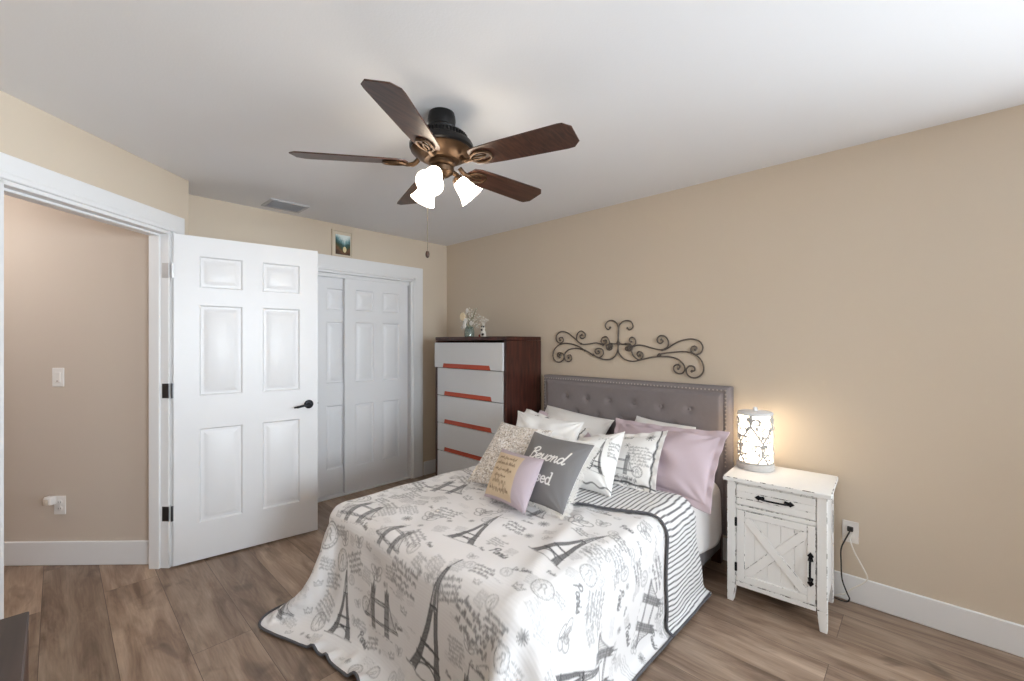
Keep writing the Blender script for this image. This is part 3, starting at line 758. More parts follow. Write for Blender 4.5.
g = G()
da, db = ny0+.045, ny1-.045
for k in range(3): board(g, (nx0+.004, da, .5255+k*.0356), (nx0+.02, db, .5255+(k+1)*.0356-.0006), bev=.0016)
dw_ = g.build('drawer', NSM, NS, smooth=0)
def handle(parent, c, ax, L_):
    g = G(); ax = Vector(ax); out = Vector((-1, 0, 0))
    g.tube(catmull([c-ax*L_*.40+out*.004, c-ax*L_*.36+out*.022, c-ax*L_*.15+out*.026, c+ax*L_*.15+out*.026, c+ax*L_*.36+out*.022, c+ax*L_*.40+out*.004], 5), .0048, seg=8)
    for s_ in (-1, 1):
        M_ = frame_M(c+ax*s_*L_*.43, ax*s_, out.cross(ax*s_), out)
        g.prism([(.030, 0), (.012, .014), (.006, .008), (-.012, .012), (-.016, 0), (-.012, -.012), (.006, -.008), (.012, -.014)], 0, .004, M_)
    h_ = g.build('handle', M_black, parent, smooth=30); h_['label'] = 'black wrought handle'
handle(dw_, Vector((nx0+.004, .565, .580)), (0, 1, 0), .135)
# door: plank field, frame rails, crossed braces
g = G(); dz0, dz1 = .1165, .4965
for k in range(5):
    ya = da+.03+k*.0588
    board(g, (nx0+.012, ya, dz0+.03), (nx0+.02, ya+.0580, dz1-.03), bev=.0018) if k in (1,) else g.box((nx0+.012, ya, dz0+.03), (nx0+.02, ya+.0580, dz1-.03), bev=.0014)
for a, b in (((da, dz0), (da+.034, dz1)), ((db-.040, dz0), (db, dz1)), ((da+.0345, dz0), (db-.0405, dz0+.036)), ((da+.0345, dz1-.036), (db-.0405, dz1))):
    board(g, (nx0+.003, a[0], a[1]), (nx0+.019, b[0], b[1]), bev=.002)
doo = g.build('door', NSM, NS, smooth=0)
ia, ib, iz0, iz1 = da+.035, db-.041, dz0+.037, dz1-.037
for s_, off in ((1, 0), (-1, .0012)):
    cy, cz = (ia+ib)/2, (iz0+iz1)/2; wy, wz = ib-ia, iz1-iz0
    ang = math.atan2(wz, wy)*s_; L_ = math.hypot(wy, wz)
    M_ = Matrix.Translation((nx0+.004+off, cy, cz)) @ Matrix.Rotation(ang, 4, 'X')
    g = G(); w2 = .021
    # brace clipped to the inner rectangle
    c_, sn = wy/2, wz/2
    e1 = w2/math.sin(abs(ang)); e2 = w2/math.cos(ang)
    poly = [(-c_, -s_*sn), (-c_+e1*1.0, -s_*sn), (c_, s_*(sn-e2)), (c_, s_*sn), (c_-e1, s_*sn), (-c_, s_*(-sn+e2))]
    bm_M = frame_M(Vector((nx0+.004+off, cy, cz)), Y_, ZZ, X_)
    g.prism(poly, 0, .0075, bm_M, bev=.0018)
    for f in g.bm.faces:
        if f.calc_area() < .0012 and abs(f.normal.x) < .95: f.material_index = 1
    g.build('cross_brace', NSM, doo, smooth=0)
handle(doo, Vector((nx0+.003, da+.021, .285)), (0, 0, 1), .125)
for zc in (.19, .43):
    g = G(); g.box((nx0-.001, db-.004, zc-.022), (nx0+.008, db+.008, zc+.022), bev=.001); g.lathe([(.0035, zc-.024), (.0035, zc+.024)], M=Matrix.Translation((nx0+.001, db+.002, 0)), seg=8); h_ = g.build('hinge', M_black, doo); h_['label'] = 'small dark hinge'

NS.rotation_euler = (0, 0, math.radians(3))

# ------------------------------------------------------------------ table lamp
LX, LY, LZ = 2.765, .705, .668
tl = thing('table_lamp', (LX, LY, LZ), 'glowing white cylinder lamp with cut-out vine scrollwork on the nightstand', 'lamp')
LM = Matrix.Translation((LX, LY, LZ))
M_lw = mat('lamp_white_metal', lin(182, 180, 177), rough=.5, var=.06, scale=60)
M_lb = mat('lamp_base_grey', lin(200, 198, 196), rough=.55, var=.12, scale=50)
M_glow = mat('lamp_glow', (1, .97, .9, 1), rough=.6, var=0, emit=(1, .82, .60, 1), estr=4.4)
g = G(); g.lathe([(.092, 0), (.096, .004), (.096, .030), (.091, .036), (.083, .038)], M=LM, seg=48); g.build('base', M_lb, tl)
g = G(); g.lathe([(.082, .040), (.082, .312)], M=LM, seg=48); g.build('inner_shade', M_glow, tl, smooth=60)
g = G(); g.lathe([(.088, .306), (.0905, .310), (.0905, .320), (.085, .324), (.03, .328), (.012, .330), (.011, .346), (.006, .350)], M=LM, seg=48); g.build('lid', M_trim, tl)
g = G(); r_ = random.Random(9); R_ = .0885
def cyl(a, z, r=R_): return Vector((LX+math.cos(a)*r, LY+math.sin(a)*r, LZ+z))
for k in range(9):
    a0 = 2*PI*k/9; s_ = 1 if k % 2 else -1
    vine = [(a0+s_*.42*math.sin(t*5.2), .04+.268*t) for t in np.linspace(0, 1, 22)]
    g.tube([cyl(*p) for p in vine], .0050, seg=6)
    for t, sd in ((.12, 1), (.3, -1), (.48, 1), (.66, -1), (.84, 1)):
        a = a0+s_*.42*math.sin(t*5.2); z = .04+.268*t
        pts = []
        for q in np.linspace(0, 1, 14):
            ph = q*4.6; rad = .030*(1-q*.72)
            pts.append((a+sd*(.030-rad*math.cos(ph))/R_*1.0, min(.303, max(.042, z+rad*math.sin(ph)))))
        g.tube([cyl(*p) for p in pts], [.0044]*8+[.0036]*6, seg=6)
        g.ball(cyl(*pts[-1]), .0055, 6)
        m_ = cyl(a-sd*.12, min(.295, z+.02)); g.ball(m_, .0100, 6, (.8, .8, 1.3))
g.lathe([(.086, .038), (.0905, .038), (.0905, .044), (.086, .044)], M=LM, seg=48)
g.build('scroll_cage', M_lw, tl)

# ------------------------------------------------------------------ bed
BX0, BX1, BY0, BY1, BZ_ = .98, 2.862, .905, 2.28, .535
M_up = mat('grey_upholstery', lin(134, 127, 128), rough=.9, var=.05, scale=40, bump=.25, bscale=700, spec=.2)
M_upb = mat('grey_upholstery_base', lin(128, 124, 126), rough=.9, var=.05, scale=40, bump=.25, bscale=700, spec=.2)
M_nail = mat('nailhead', lin(176, 168, 160), rough=.3, metal=.8)
bed = thing('bed', (2.0, 1.6, 0), 'upholstered full bed with grey button-tufted nailhead headboard', 'bed')
HY0, HY1, HZ0, HZ1, HX = .865, 2.340, .20, 1.113, 2.862
buts = []
for row, z in enumerate((.952, .835, .718)):
    n_ = 6 if row % 2 == 0 else 5
    for k in range(n_): buts.append((HY0+(.245 if row % 2 == 0 else .3435)+k*.197, z))
ny, nz = 240, 150
ys = np.linspace(HY0, HY1, ny); zz_ = np.linspace(HZ0, HZ1, nz); YY, ZV = np.meshgrid(ys, zz_, indexing='ij')
edge = np.minimum(np.minimum(YY-HY0, HY1-YY), HZ1-ZV)
xx = HX-.006-.022*np.sqrt(np.clip(edge/.03, 0, 1)*(2-np.clip(edge/.03, 0, 1)))
inn = np.clip((edge-.035)/.03, 0, 1); xx -= .010*inn*inn*(3-2*inn)
xx += .006*np.exp(-((edge-.036)/.008)**2)
for by, bz in buts:
    d2 = (YY-by)**2+(ZV-bz)**2
    xx += .014*np.exp(-d2/(2*.018**2))+.006*np.exp(-d2/(2*.055**2))
g = G(); vg = [[g.bm.verts.new((xx[i, j], ys[i], zz_[j])) for j in range(nz)] for i in range(ny)]
for i in range(ny-1):
    for j in range(nz-1): g.bm.faces.new((vg[i][j], vg[i+1][j], vg[i+1][j+1], vg[i][j+1]))
g.box((HX-.006, HY0, HZ0), (2.925, HY1, HZ1), bev=.008, seg=2)
hb = g.build('headboard', M_up, bed, smooth=50)
for by, bz in buts:
    i = int(round((by-HY0)/(HY1-HY0)*(ny-1))); j = int(round((bz-HZ0)/(HZ1-HZ0)*(nz-1)))
    g = G(); g.ball((xx[i, j]-.001, by, bz), .011, 12, (.55, 1, 1)); g.build('button', M_up, hb)
def nail(y, z): 
    g = G(); g.ball((HX-.028, y, z), .0052, 6, (.6, 1, 1)); g.build('nail_head', M_nail, hb)
for k in range(60): nail(HY0+.022+k*(HY1-HY0-.044)/59, HZ1-.022)
for k in range(1, 20):
    for y in (HY0+.022, HY1-.022): nail(y, HZ1-.022-k*.0245)
for y in (HY0+.06, HY1-.12):
    g = G(); g.box((HX+.005, y, 0), (HX+.045, y+.06, HZ0+.02), bev=.003); g.build('headboard_leg', M_dkw, bed)
g = G(); g.box((BX0+.015, BY0+.005, .11), (BX1-.03, BY1-.005, .305), bev=.02, seg=3); g.build('base', M_upb, bed)
for x in (BX0+.08, BX1-.18):
    for y in (BY0+.06, BY1-.12):
        g = G(); g.lathe([(.022, 0), (.03, .11)], M=Matrix.Translation((x+.03, y+.03, 0)), seg=16); g.build('leg', M_dkw, bed)
M_sheet = mat('white_sheet', lin(232, 230, 230), rough=.9, var=.015, bump=.15, bscale=30, spec=.2)
g = G(); g.box((BX0, BY0, .307), (BX1-.030, BY1, BZ_), bev=.075, seg=6)
mt = tag(g.build('mattress', M_sheet), 'full-size mattress under a white fitted sheet on the grey bed base', 'mattress')

# the top sheet hanging down the near side between the quilt and the pillows
g = G(); nu, nv = 40, 24; rows_ = []
for i in range(nu):
    x = 2.30+.48*i/(nu-1); row = []
    for j in range(nv):
        t = j/(nv-1); zlow = .235+.035*math.sin(x*9)-.10*max(0, 2.45-x)
        if t < .3: q = t/.3*PI/2; y = BY0+.072-.078*math.sin(q); z = BZ_+.006-.075*(1-math.cos(q))
        else: y = BY0-.006-.012*math.sin((t-.3)*2.2)*(1+.6*math.sin(x*24)); z = BZ_-.069+(zlow-BZ_+.069)*(t-.3)/.7
        row.append(g.bm.verts.new((x, y, z)))
    rows_.append(row)
for i in range(nu-1):
    for j in range(nv-1): g.bm.faces.new((rows_[i][j], rows_[i+1][j], rows_[i+1][j+1], rows_[i][j+1]))
sh = g.build('sheet_overhang', M_sheet, mt, smooth=180); _s = sh.modifiers.new('thickness', 'SOLIDIFY'); _s.thickness = .003

# ------------------------------------------------------------------ cloth prints: a small drawing surface
class Canvas:
    def __init__(s, w, h, res=.003):
        s.res = res; s.nw = int(w/res)+2; s.nh = int(h/res)+2; s.a = np.zeros((s.nw, s.nh)); s.w = w; s.h = h
    def stroke(s, pts, width, k=1.0, soft=.7):
        p = np.array(pts, float)[:, :2]/s.res; hw = width/2/s.res
        for (x0, y0), (x1, y1) in zip(p[:-1], p[1:]):
            pad = hw+1.5
            ia, ib = int(max(0, math.floor(min(x0, x1)-pad))), int(min(s.nw-1, math.ceil(max(x0, x1)+pad)))
            ja, jb = int(max(0, math.floor(min(y0, y1)-pad))), int(min(s.nh-1, math.ceil(max(y0, y1)+pad)))
            if ib <= ia or jb <= ja: continue
            gx, gy = np.meshgrid(np.arange(ia, ib+1), np.arange(ja, jb+1), indexing='ij')
            dx, dy = x1-x0, y1-y0; L2 = dx*dx+dy*dy+1e-9
            t = np.clip(((gx-x0)*dx+(gy-y0)*dy)/L2, 0, 1)
            d = np.hypot(gx-x0-t*dx, gy-y0-t*dy)
            v = np.clip((hw+.5-d)/soft, 0, 1)*k*min(1, hw*2+.25)
            s.a[ia:ib+1, ja:jb+1] = np.maximum(s.a[ia:ib+1, ja:jb+1], v)
    def fill(s, poly, k=1.0):
        p = np.array(poly, float)[:, :2]/s.res
        ia, ib = int(max(0, p[:, 0].min())), int(min(s.nw-1, p[:, 0].max()+1)); ja, jb = int(max(0, p[:, 1].min())), int(min(s.nh-1, p[:, 1].max()+1))
        if ib <= ia or jb <= ja: return
        gx, gy = np.meshgrid(np.arange(ia, ib+1), np.arange(ja, jb+1), indexing='ij')
        ins = np.zeros(gx.shape, bool); n = len(p)
        for i in range(n):
            x0, y0 = p[i]; x1, y1 = p[(i+1) % n]
            c = ((y0 > gy) != (y1 > gy)) & (gx < (x1-x0)*(gy-y0)/(y1-y0+1e-12)+x0); ins ^= c
        s.a[ia:ib+1, ja:jb+1] = np.maximum(s.a[ia:ib+1, ja:jb+1], ins*k)
    def sample(s, X, Y):
        x = np.clip(X/s.res, 0, s.nw-1.001); y = np.clip(Y/s.res, 0, s.nh-1.001)
        i = x.astype(int); j = y.astype(int); fx = x-i; fy = y-j
        return s.a[i, j]*(1-fx)*(1-fy)+s.a[i+1, j]*fx*(1-fy)+s.a[i, j+1]*(1-fx)*fy+s.a[i+1, j+1]*fx*fy

def xf(c, ang, sc, mir=1):
    """local print coordinates (right, up) -> canvas"""
    ca, sa_ = math.cos(ang), math.sin(ang)
    return lambda x, y: (c[0]+sc*(ca*x-sa_*y)*mir, c[1]+sc*(sa_*x+ca*y))
FONT = {
 'a': ([[(.9, .75), (.6, 1), (.2, .8), (.1, .35), (.35, 0), (.7, .2), (.92, .95), (.9, .3), (1.05, 0), (1.3, .25)]], 1.2),
 'e': ([[(0, .3), (.5, .55), (.7, .85), (.5, 1), (.2, .8), (.15, .3), (.45, 0), (.85, .2), (1, .35)]], .95),
 'y': ([[(0, .7), (.15, 1), (.25, .4), (.5, .1), (.85, .4), (.95, 1), (.9, 0), (.7, -.8), (.35, -.95), (.3, -.6), (.9, 0), (1.2, .3)]], 1.15),
 'o': ([[(.55, 1), (.2, .85), (.1, .4), (.35, 0), (.75, .2), (.85, .7), (.55, 1), (.7, .8), (1.15, .85)]], 1.05),
 'n': ([[(0, .8), (.15, 1), (.2, 0)], [(.2, .3), (.35, .75), (.62, 1), (.8, .7), (.8, .2), (1, 0), (1.2, .3)]], 1.15),
 'd': ([[(.85, .75), (.55, 1), (.2, .8), (.1, .35), (.35, 0), (.7, .2), (.92, .9), (1.0, 2.1)], [(.95, 1.2), (.9, .3), (1.1, 0), (1.3, .25)]], 1.2),
 's': ([[(0, .2), (.4, .7), (.5, 1), (.55, .7), (.7, .3), (.5, 0), (.15, .1)]], .8),
 'r': ([[(0, .3), (.25, 1.05), (.35, .85), (.65, .9), (.6, .3), (.75, 0), (1, .25)]], .9),
 'i': ([[(0, .4), (.25, 1), (.25, .3), (.4, 0), (.65, .3)], [(.3, 1.4), (.33, 1.48)]], .6),
 'l': ([[(0, .3), (.5, 1.4), (.45, 2.1), (.25, 1.8), (.25, .3), (.45, 0), (.7, .3)]], .65),
 't': ([[(.3, 1.8), (.25, .3), (.45, 0), (.7, .3)], [(0, 1.2), (.6, 1.25)]], .65),
 'm': ([[(0, .8), (.12, 1), (.15, 0)], [(.15, .3), (.4, 1), (.55, .7), (.55, 0)], [(.55, .3), (.8, 1), (.95, .7), (.97, .1), (1.3, .3)]], 1.3),
 'h': ([[(0, .3), (.4, 1.5), (.35, 2.1), (.2, 1.7), (.2, 0)], [(.2, .4), (.5, 1), (.7, .7), (.72, .1), (1, .3)]], 1.0),
 'B': ([[(.25, 0), (.35, 2)], [(0, 1.6), (.5, 2.05), (1, 1.9), (1, 1.4), (.4, 1.1), (1.1, .9), (1.15, .3), (.7, 0), (.1, .15)]], 1.35),
 'P': ([[(.3, 0), (.4, 1.9)], [(0, 1.5), (.5, 2.05), (1.15, 1.9), (1.1, 1.3), (.4, 1)]], 1.25),
 'L': ([[(1, 1.7), (.7, 2.05), (.45, 1.6), (.4, .5), (.1, .05), (.5, .1), (1.1, 0)]], 1.2),
 'S': ([[(1, 1.7), (.7, 2.05), (.3, 1.7), (.6, 1.1), (.9, .6), (.6, 0), (.05, .2)]], 1.1),
}
def write(cv, text, c, ang, size, width, k=1, slant=.22, mir=1, center=True):
    w = sum(FONT[ch][1] if ch in FONT else .7 for ch in text); x = -w/2 if center else 0
    f = xf(c, ang, size, mir)
    for ch in text:
        if ch in FONT:
            for s_ in FONT[ch][0]:
                pts = [(p.x, p.y) for p in catmull([(x+a+slant*b, b, 0) for a, b in s_], 5)]
                cv.stroke([f(*p) for p in pts], width, k)
            x += FONT[ch][1]
        else: x += .7
def scribble(cv, c, ang, length, size, width, k, r, mir=1):
    """a line of small joined-up handwriting"""
    f = xf(c, ang, 1, mir); x = -length/2
    while x < length/2:
        n_ = r.randint(3, 8); pts = [(x, 0, 0)]
        for q in range(n_):
            up = size*(r.choice((1, 1, 1, 1.9, -.8)))
            pts += [(x+size*.25, up, 0), (x+size*.55, 0 if up > 0 else size*.6, 0)]; x += size*r.uniform(.45, .75)
        cv.stroke([f(p.x, p.y) for p in catmull(pts, 3)], width, k); x += size*.6
def tower(cv, c, ang, s_, k, mir=1, fine=True):
    """lattice iron tower, height about 1"""
    f = xf(c, ang, s_, mir); P = lambda pts: [f(*p) for p in pts]
    prof = [(.235, 0), (.165, .13), (.125, .25), (.075, .42), (.045, .60), (.022, .80), (.010, .93)]
    wl = s_*.012
    for sg in (1, -1):
        inn_ = [(.135, 0), (.09, .12), (.075, .235), (.035, .40), (.012, .56), (.004, .8)]
        poly = [(sg*x, y) for x, y in prof[:5]]+[(sg*x, y) for x, y in inn_[4::-1]]
        cv.fill(P(poly), k*.85)
        cv.stroke(P([(sg*x, y) for x, y in prof]), wl, k); cv.stroke(P([(sg*x, y) for x, y in inn_[:5]]), wl, k)
        if fine:
            for q in range(14):
                t = q/14; y0 = t*.56; xo_ = np.interp(y0, [p[1] for p in prof], [p[0] for p in prof]); y1 = y0+.05
                xi = np.interp(y1, [p[1] for p in inn_], [p[0] for p in inn_]); cv.stroke(P([(sg*xo_, y0), (sg*xi, y1)]), wl*.7, k)
    cv.fill(P([(-.024, .56), (.024, .56), (.010, .93), (0, 1.0), (-.010, .93)]), k*.8); cv.stroke(P([(0, .9), (0, 1.06)]), wl*.8, k)
    for y, w in ((.135, .18), (.255, .14), (.60, .055)): cv.fill(P([(-w, y-.012), (w, y-.012), (w, y+.014), (-w, y+.014)]), k)
    arch = [(.135*math.cos(t), .01+.105*math.sin(t)) for t in np.linspace(0, PI, 14)]; cv.stroke(P(arch), wl*1.1, k)
    cv.stroke(P([(-.3, -.01), (.3, -.01)]), wl*.9, k*.7)
def bridge(cv, c, ang, s_, k, mir=1):
    """two-towered bridge, about 1.3 wide and 1 high"""
    f = xf(c, ang, s_, mir); P = lambda pts: [f(*p) for p in pts]; wl = s_*.016
    for x in (-.28, .28):
        cv.fill(P([(x-.075, 0), (x+.075, 0), (x+.07, .62), (x-.07, .62)]), k*.68)
        for q in (-.075, -.03, .03, .075): cv.stroke(P([(x+q, -.06), (x+q*.95, .64)]), wl, k)
        for q in (.12, .25, .38, .5, .62): cv.stroke(P([(x-.08, q), (x+.08, q)]), wl*.9, k)
        cv.fill(P([(x-.085, .63), (x, .88), (x+.085, .63)]), k*.85)
        for q in (-.075, .075): cv.stroke(P([(x+q, .6), (x+q, .78)]), wl*1.3, k)
        cv.stroke(P([(x, .85), (x, .97)]), wl, k)
        cv.fill(P([(x-.1, -.12), (x+.1, -.12), (x+.085, -.02), (x-.085, -.02)]), k*.7)
    for y in (.46, .52): cv.stroke(P([(-.21, y), (.21, y)]), wl*1.3, k)
    for q in range(9): cv.stroke(P([(-.2+q*.05, .46), (-.175+q*.05, .52)]), wl*.7, k)
    for y in (.06, .10): cv.stroke(P([(-.68, y), (.68, y)]), wl*1.2, k)
    for sg in (1, -1):
        cur = [(sg*(.35+.33*t), .60-.5*math.sin(t*PI/2)) for t in np.linspace(0, 1, 10)]; cv.stroke(P(cur), wl, k)
        for t in np.linspace(.1, .9, 7): cv.stroke(P([(sg*(.35+.33*t), .60-.5*math.sin(t*PI/2)), (sg*(.35+.33*t), .08)]), wl*.6, k)
    for q in range(7): cv.stroke(P([(-.5+q*.15, -.14-.012*(q % 3)), (-.42+q*.15, -.14)]), wl*.6, k*.7)
def stamp(cv, c, ang, s_, k, r, mir=1):
    f = xf(c, ang, s_, mir); cir = lambda q, a0=0, a1=2*PI: [f(q*math.cos(t), q*math.sin(t)) for t in np.linspace(a0, a1, 28)]
    cv.stroke(cir(1), s_*.07, k); cv.stroke(cir(.78), s_*.04, k*.8)
    for q in range(14):
        t = q*2*PI/14; cv.stroke([f(.83*math.cos(t), .83*math.sin(t)), f(.94*math.cos(t+.08), .94*math.sin(t+.08))], s_*.05, k*.8)
    cv.stroke([f(*p) for p in ((-.3, -.45), (-.15, .1), (-.28, .3), (0, .55), (.28, .25), (.12, 0), (.35, -.45))], s_*.09, k*.8)
    for y in (-.1, .1): cv.stroke([f(-.6, y), f(.6, y)], s_*.03, k*.6)
def postmark(cv, c, ang, s_, k, mir=1):
    f = xf(c, ang, s_, mir)
    for q in range(4): cv.stroke([f(-1.6+3.2*t, .35*q-.5+.09*math.sin(t*14)) for t in np.linspace(0, 1, 26)], s_*.05, k*.7)
def butterfly(cv, c, ang, s_, k, mir=1):
    f = xf(c, ang, s_, mir)
    for sg in (1, -1):
        for cx_, cy_, rx, ry in ((.5, .35, .5, .35), (.38, -.3, .36, .26), (.3, .3, .2, .15)):
            cv.stroke([f(sg*(cx_+rx*math.cos(t)), cy_+ry*math.sin(t)+.2*math.cos(t)) for t in np.linspace(0, 2*PI, 22)], s_*.06, k)
        cv.stroke([f(0, .3), f(sg*.25, .7), f(sg*.35, .72)], s_*.04, k)
    cv.stroke([f(0, -.5), f(0, .45)], s_*.1, k)
def flourish(cv, c, ang, s_, k, mir=1):
    f = xf(c, ang, s_, mir)
    for sg, y0 in ((1, 0), (-1, 0)):
        cv.stroke([f(sg*(1.1-1.1*math.exp(-.28*t))*math.cos(t*.0)+sg*.28*math.exp(-.18*t)*math.cos(t)-sg*.28, y0+.28*math.exp(-.18*t)*math.sin(t)*sg) for t in np.linspace(0, 9, 50)], s_*.045, k)
    cv.stroke([f(-1.3, -.1), f(-.6, .15), f(0, 0), f(.6, -.15), f(1.3, .1)], s_*.045, k)
def star(cv, c, ang, s_, k, n_=6, mir=1):
    f = xf(c, ang, s_, mir)
    for q in range(n_):
        t = q*PI/n_; cv.stroke([f(math.cos(t), math.sin(t)), f(-math.cos(t), -math.sin(t))], s_*.14, k)
def crown(cv, c, ang, s_, k, mir=1):
    f = xf(c, ang, s_, mir); P = lambda pts: [f(*p) for p in pts]
    cv.stroke(P([(-.7, 0), (-.9, .7), (-.4, .3), (0, .9), (.4, .3), (.9, .7), (.7, 0), (-.7, 0), (-.7, -.2), (.7, -.2), (.7, 0)]), s_*.08, k)
def block(cv, c, ang, w, n_, size, k, r, mir=1):
    f = xf(c, ang, 1, mir)
    for q in range(n_): scribble(cv, f(0, -q*size*2.7), ang, w*r.uniform(.75, 1), size, size*.30, k, r, mir)

def grid_mesh(name, P, print_rgb, cloth, mats, parent=None, close=False):
    """P: (n, m, 3) points -> one smooth mesh with its print stored as a colour attribute"""
    n, m = P.shape[:2]
    idx = np.arange(n*m).reshape(n, m)
    f = np.stack([idx[:-1, :-1], idx[1:, :-1], idx[1:, 1:], idx[:-1, 1:]], -1).reshape(-1, 4)
    me = bpy.data.meshes.new(name); me.from_pydata(P.reshape(-1, 3).tolist(), [], f.tolist())
    set_attrs(me, print_rgb.reshape(-1, 3), cloth.reshape(-1, cloth.shape[-1]))
    return link(name, me, mats, parent, 180)
def set_attrs(me, rgb, cl):
    a = me.color_attributes.new('print', 'FLOAT_COLOR', 'POINT'); q = np.ones((len(rgb), 4), np.float32); q[:, :3] = rgb; a.data.foreach_set('color', q.ravel())
    b = me.attributes.new('cloth', 'FLOAT_VECTOR', 'POINT'); q = np.zeros((len(cl), 3), np.float32); q[:, :cl.shape[1]] = cl; b.data.foreach_set('vector', q.ravel())

# ------------------------------------------------------------------ quilt: draped over the mattress
def drape():
    n, m = 52, 60
    b = np.linspace(BY0-.500, BY1+.245, m); s = np.linspace(0, 1, n)
    a_end = 2.33+.15*np.clip((BY0-b)/.5, 0, 1); a0 = BX0-.572; rc = .15; bc = np.clip(np.maximum(b-(b[-1]-rc), (b[0]+rc)-b)/rc, 0, 1); a0 = (a0+rc*(1-np.sqrt(1-.94*bc**2)))[None, :]
    A = a0+(a_end[None, :]-a0)*s[:, None]; Bm = np.repeat(b[None, :], n, 0)
    p = np.stack([A, Bm, np.full_like(A, BZ_+.012)], -1)
    rest = p.copy(); prev = p.copy()
    # keep the start point above the mattress, a touch of irregularity so that folds can form
    for i in range(n):
        for j in range(m): p[i, j, 2] += .006*noise.noise(Vector((A[i, j]*4, Bm[i, j]*4, 3.1)))
    prev[:] = p
    sl = []
    def pairs(di, dj, par_axis, stiff):
        for par in (0, 1):
            ii, jj = np.meshgrid(np.arange(n), np.arange(m), indexing='ij')
            i2, j2 = ii+di, jj+dj
            step = (di if par_axis == 0 else abs(dj))
            key = (ii if par_axis == 0 else jj)//max(1, step) % 2
            ok = (i2 < n) & (j2 < m) & (j2 >= 0) & (key == par)
            x = (ii[ok], jj[ok]); y = (i2[ok], j2[ok])
            L = np.linalg.norm(rest[x]-rest[y], axis=-1)[:, None]
            sl.append((x, y, L, stiff))
    pairs(1, 0, 0, .5); pairs(0, 1, 1, .5); pairs(1, 1, 0, .12); pairs(1, -1, 0, .12); pairs(2, 0, 0, .05); pairs(0, 2, 1, .05)
    lo = np.array([BX0, BY0, -1.]); hi = np.array([BX1, BY1, BZ_]); c = (lo+hi)/2; hf = (hi-lo)/2; r = .075; th = .012
    def collide(p, old):
        q0 = p-c; sg = np.sign(q0); q = np.abs(q0)-hf+r
        qc = np.maximum(q, 0); ln = np.linalg.norm(qc, axis=-1)
        d = ln+np.minimum(q.max(-1), 0)-r
        hit = d < th
        nrm = np.where(ln[..., None] > 1e-7, qc/np.maximum(ln, 1e-7)[..., None], np.eye(3)[q.argmax(-1)])*sg
        p[hit] += nrm[hit]*(th-d[hit])[:, None]
        dv = (p-old)
        tang = dv-nrm*np.sum(dv*nrm, -1)[..., None]
        mu = np.where(nrm[..., 2] > .8, .85, .35)
        p[hit] -= (tang*mu[..., None])[hit]
        fl = p[..., 2] < .010
        p[fl, 2] = .010; dv = (p-old)[fl]; dv[:, 2] = 0; p[fl] -= dv*.7
        return p
    dt2 = (1/60)**2
    for it in range(260):
        damp = .965 if it < 180 else .9
        v = (p-prev)*damp; prev = p.copy()
        p = p+v; p[..., 2] -= 9.8*dt2*.55
        for k in range(10):
            for x, y, L, st in sl:
                dlt = p[y]-p[x]; ln = np.linalg.norm(dlt, axis=-1)[:, None]+1e-9
                cor = dlt*(1-L/ln)*st
                p[x] += cor; p[y] -= cor
            if k % 3 == 0: p = collide(p, prev)
        p = collide(p, prev)
    return p, A, Bm
def upsample(P, k):
    def up(Q):
        n = Q.shape[0]; t = np.linspace(0, n-1, (n-1)*k+1); i = np.minimum(t.astype(int), n-2); f = (t-i).reshape(-1, *([1]*(Q.ndim-1)))
        a, b, c, d = Q[np.maximum(i-1, 0)], Q[i], Q[i+1], Q[np.minimum(i+2, n-1)]
        a = np.where((i == 0).reshape(f.shape), 2*b-c, a); d = np.where((i == n-2).reshape(f.shape), 2*c-b, d)
        return .5*(2*b+(c-a)*f+(2*a-5*b+4*c-d)*f*f+(3*b-a-3*c+d)*f**3)
    return up(up(P).swapaxes(0, 1)).swapaxes(0, 1)
KUP = 9
Pc, Ac, Bc = drape()
Q = upsample(Pc, KUP); QA = upsample(Ac[..., None], KUP)[..., 0]; QB = upsample(Bc[..., None], KUP)[..., 0]
dA = np.gradient(Q, axis=0); dB = np.gradient(Q, axis=1); QN = np.cross(dA, dB); QN /= np.linalg.norm(QN, axis=-1)[..., None]+1e-12
# soft wrinkles
wr = .004*np.sin(QA*21+3*np.sin(QB*5))*np.sin(QB*9+1.3)+.003*np.sin(QA*9+QB*17+2*np.sin(QA*6))
# a broad crease running from the pillows to the near foot corner
cr = (QB-1.16)-.30*(QA-1.55); wr += .012*np.exp(-(cr/.045)**2)*np.clip((2.0-QA)/.3, 0, 1)*np.clip((QA-1.0)/.3, 0, 1)
Q = Q+QN*wr[..., None]*1.0
Q[..., 2] = np.maximum(Q[..., 2], .008)

cw, ch = 2.25, 2.40
a_off, b_off = QA.min(), QB.min()
cv = Canvas(cw, ch, .003)
# canvas x = a (towards the head), y = b; print "up" is +a and print "right" is -b
class Rot:
    """print coordinates (right, up) laid on the quilt"""
    def __init__(s, c): s.c = c
def at(a, b): return (a-a_off, b-b_off)
UPQ = -PI/2+PI       # rotates (right, up) so that up -> +a
R4 = random.Random(21)
def rot(d=0): return -PI/2+math.radians(d)
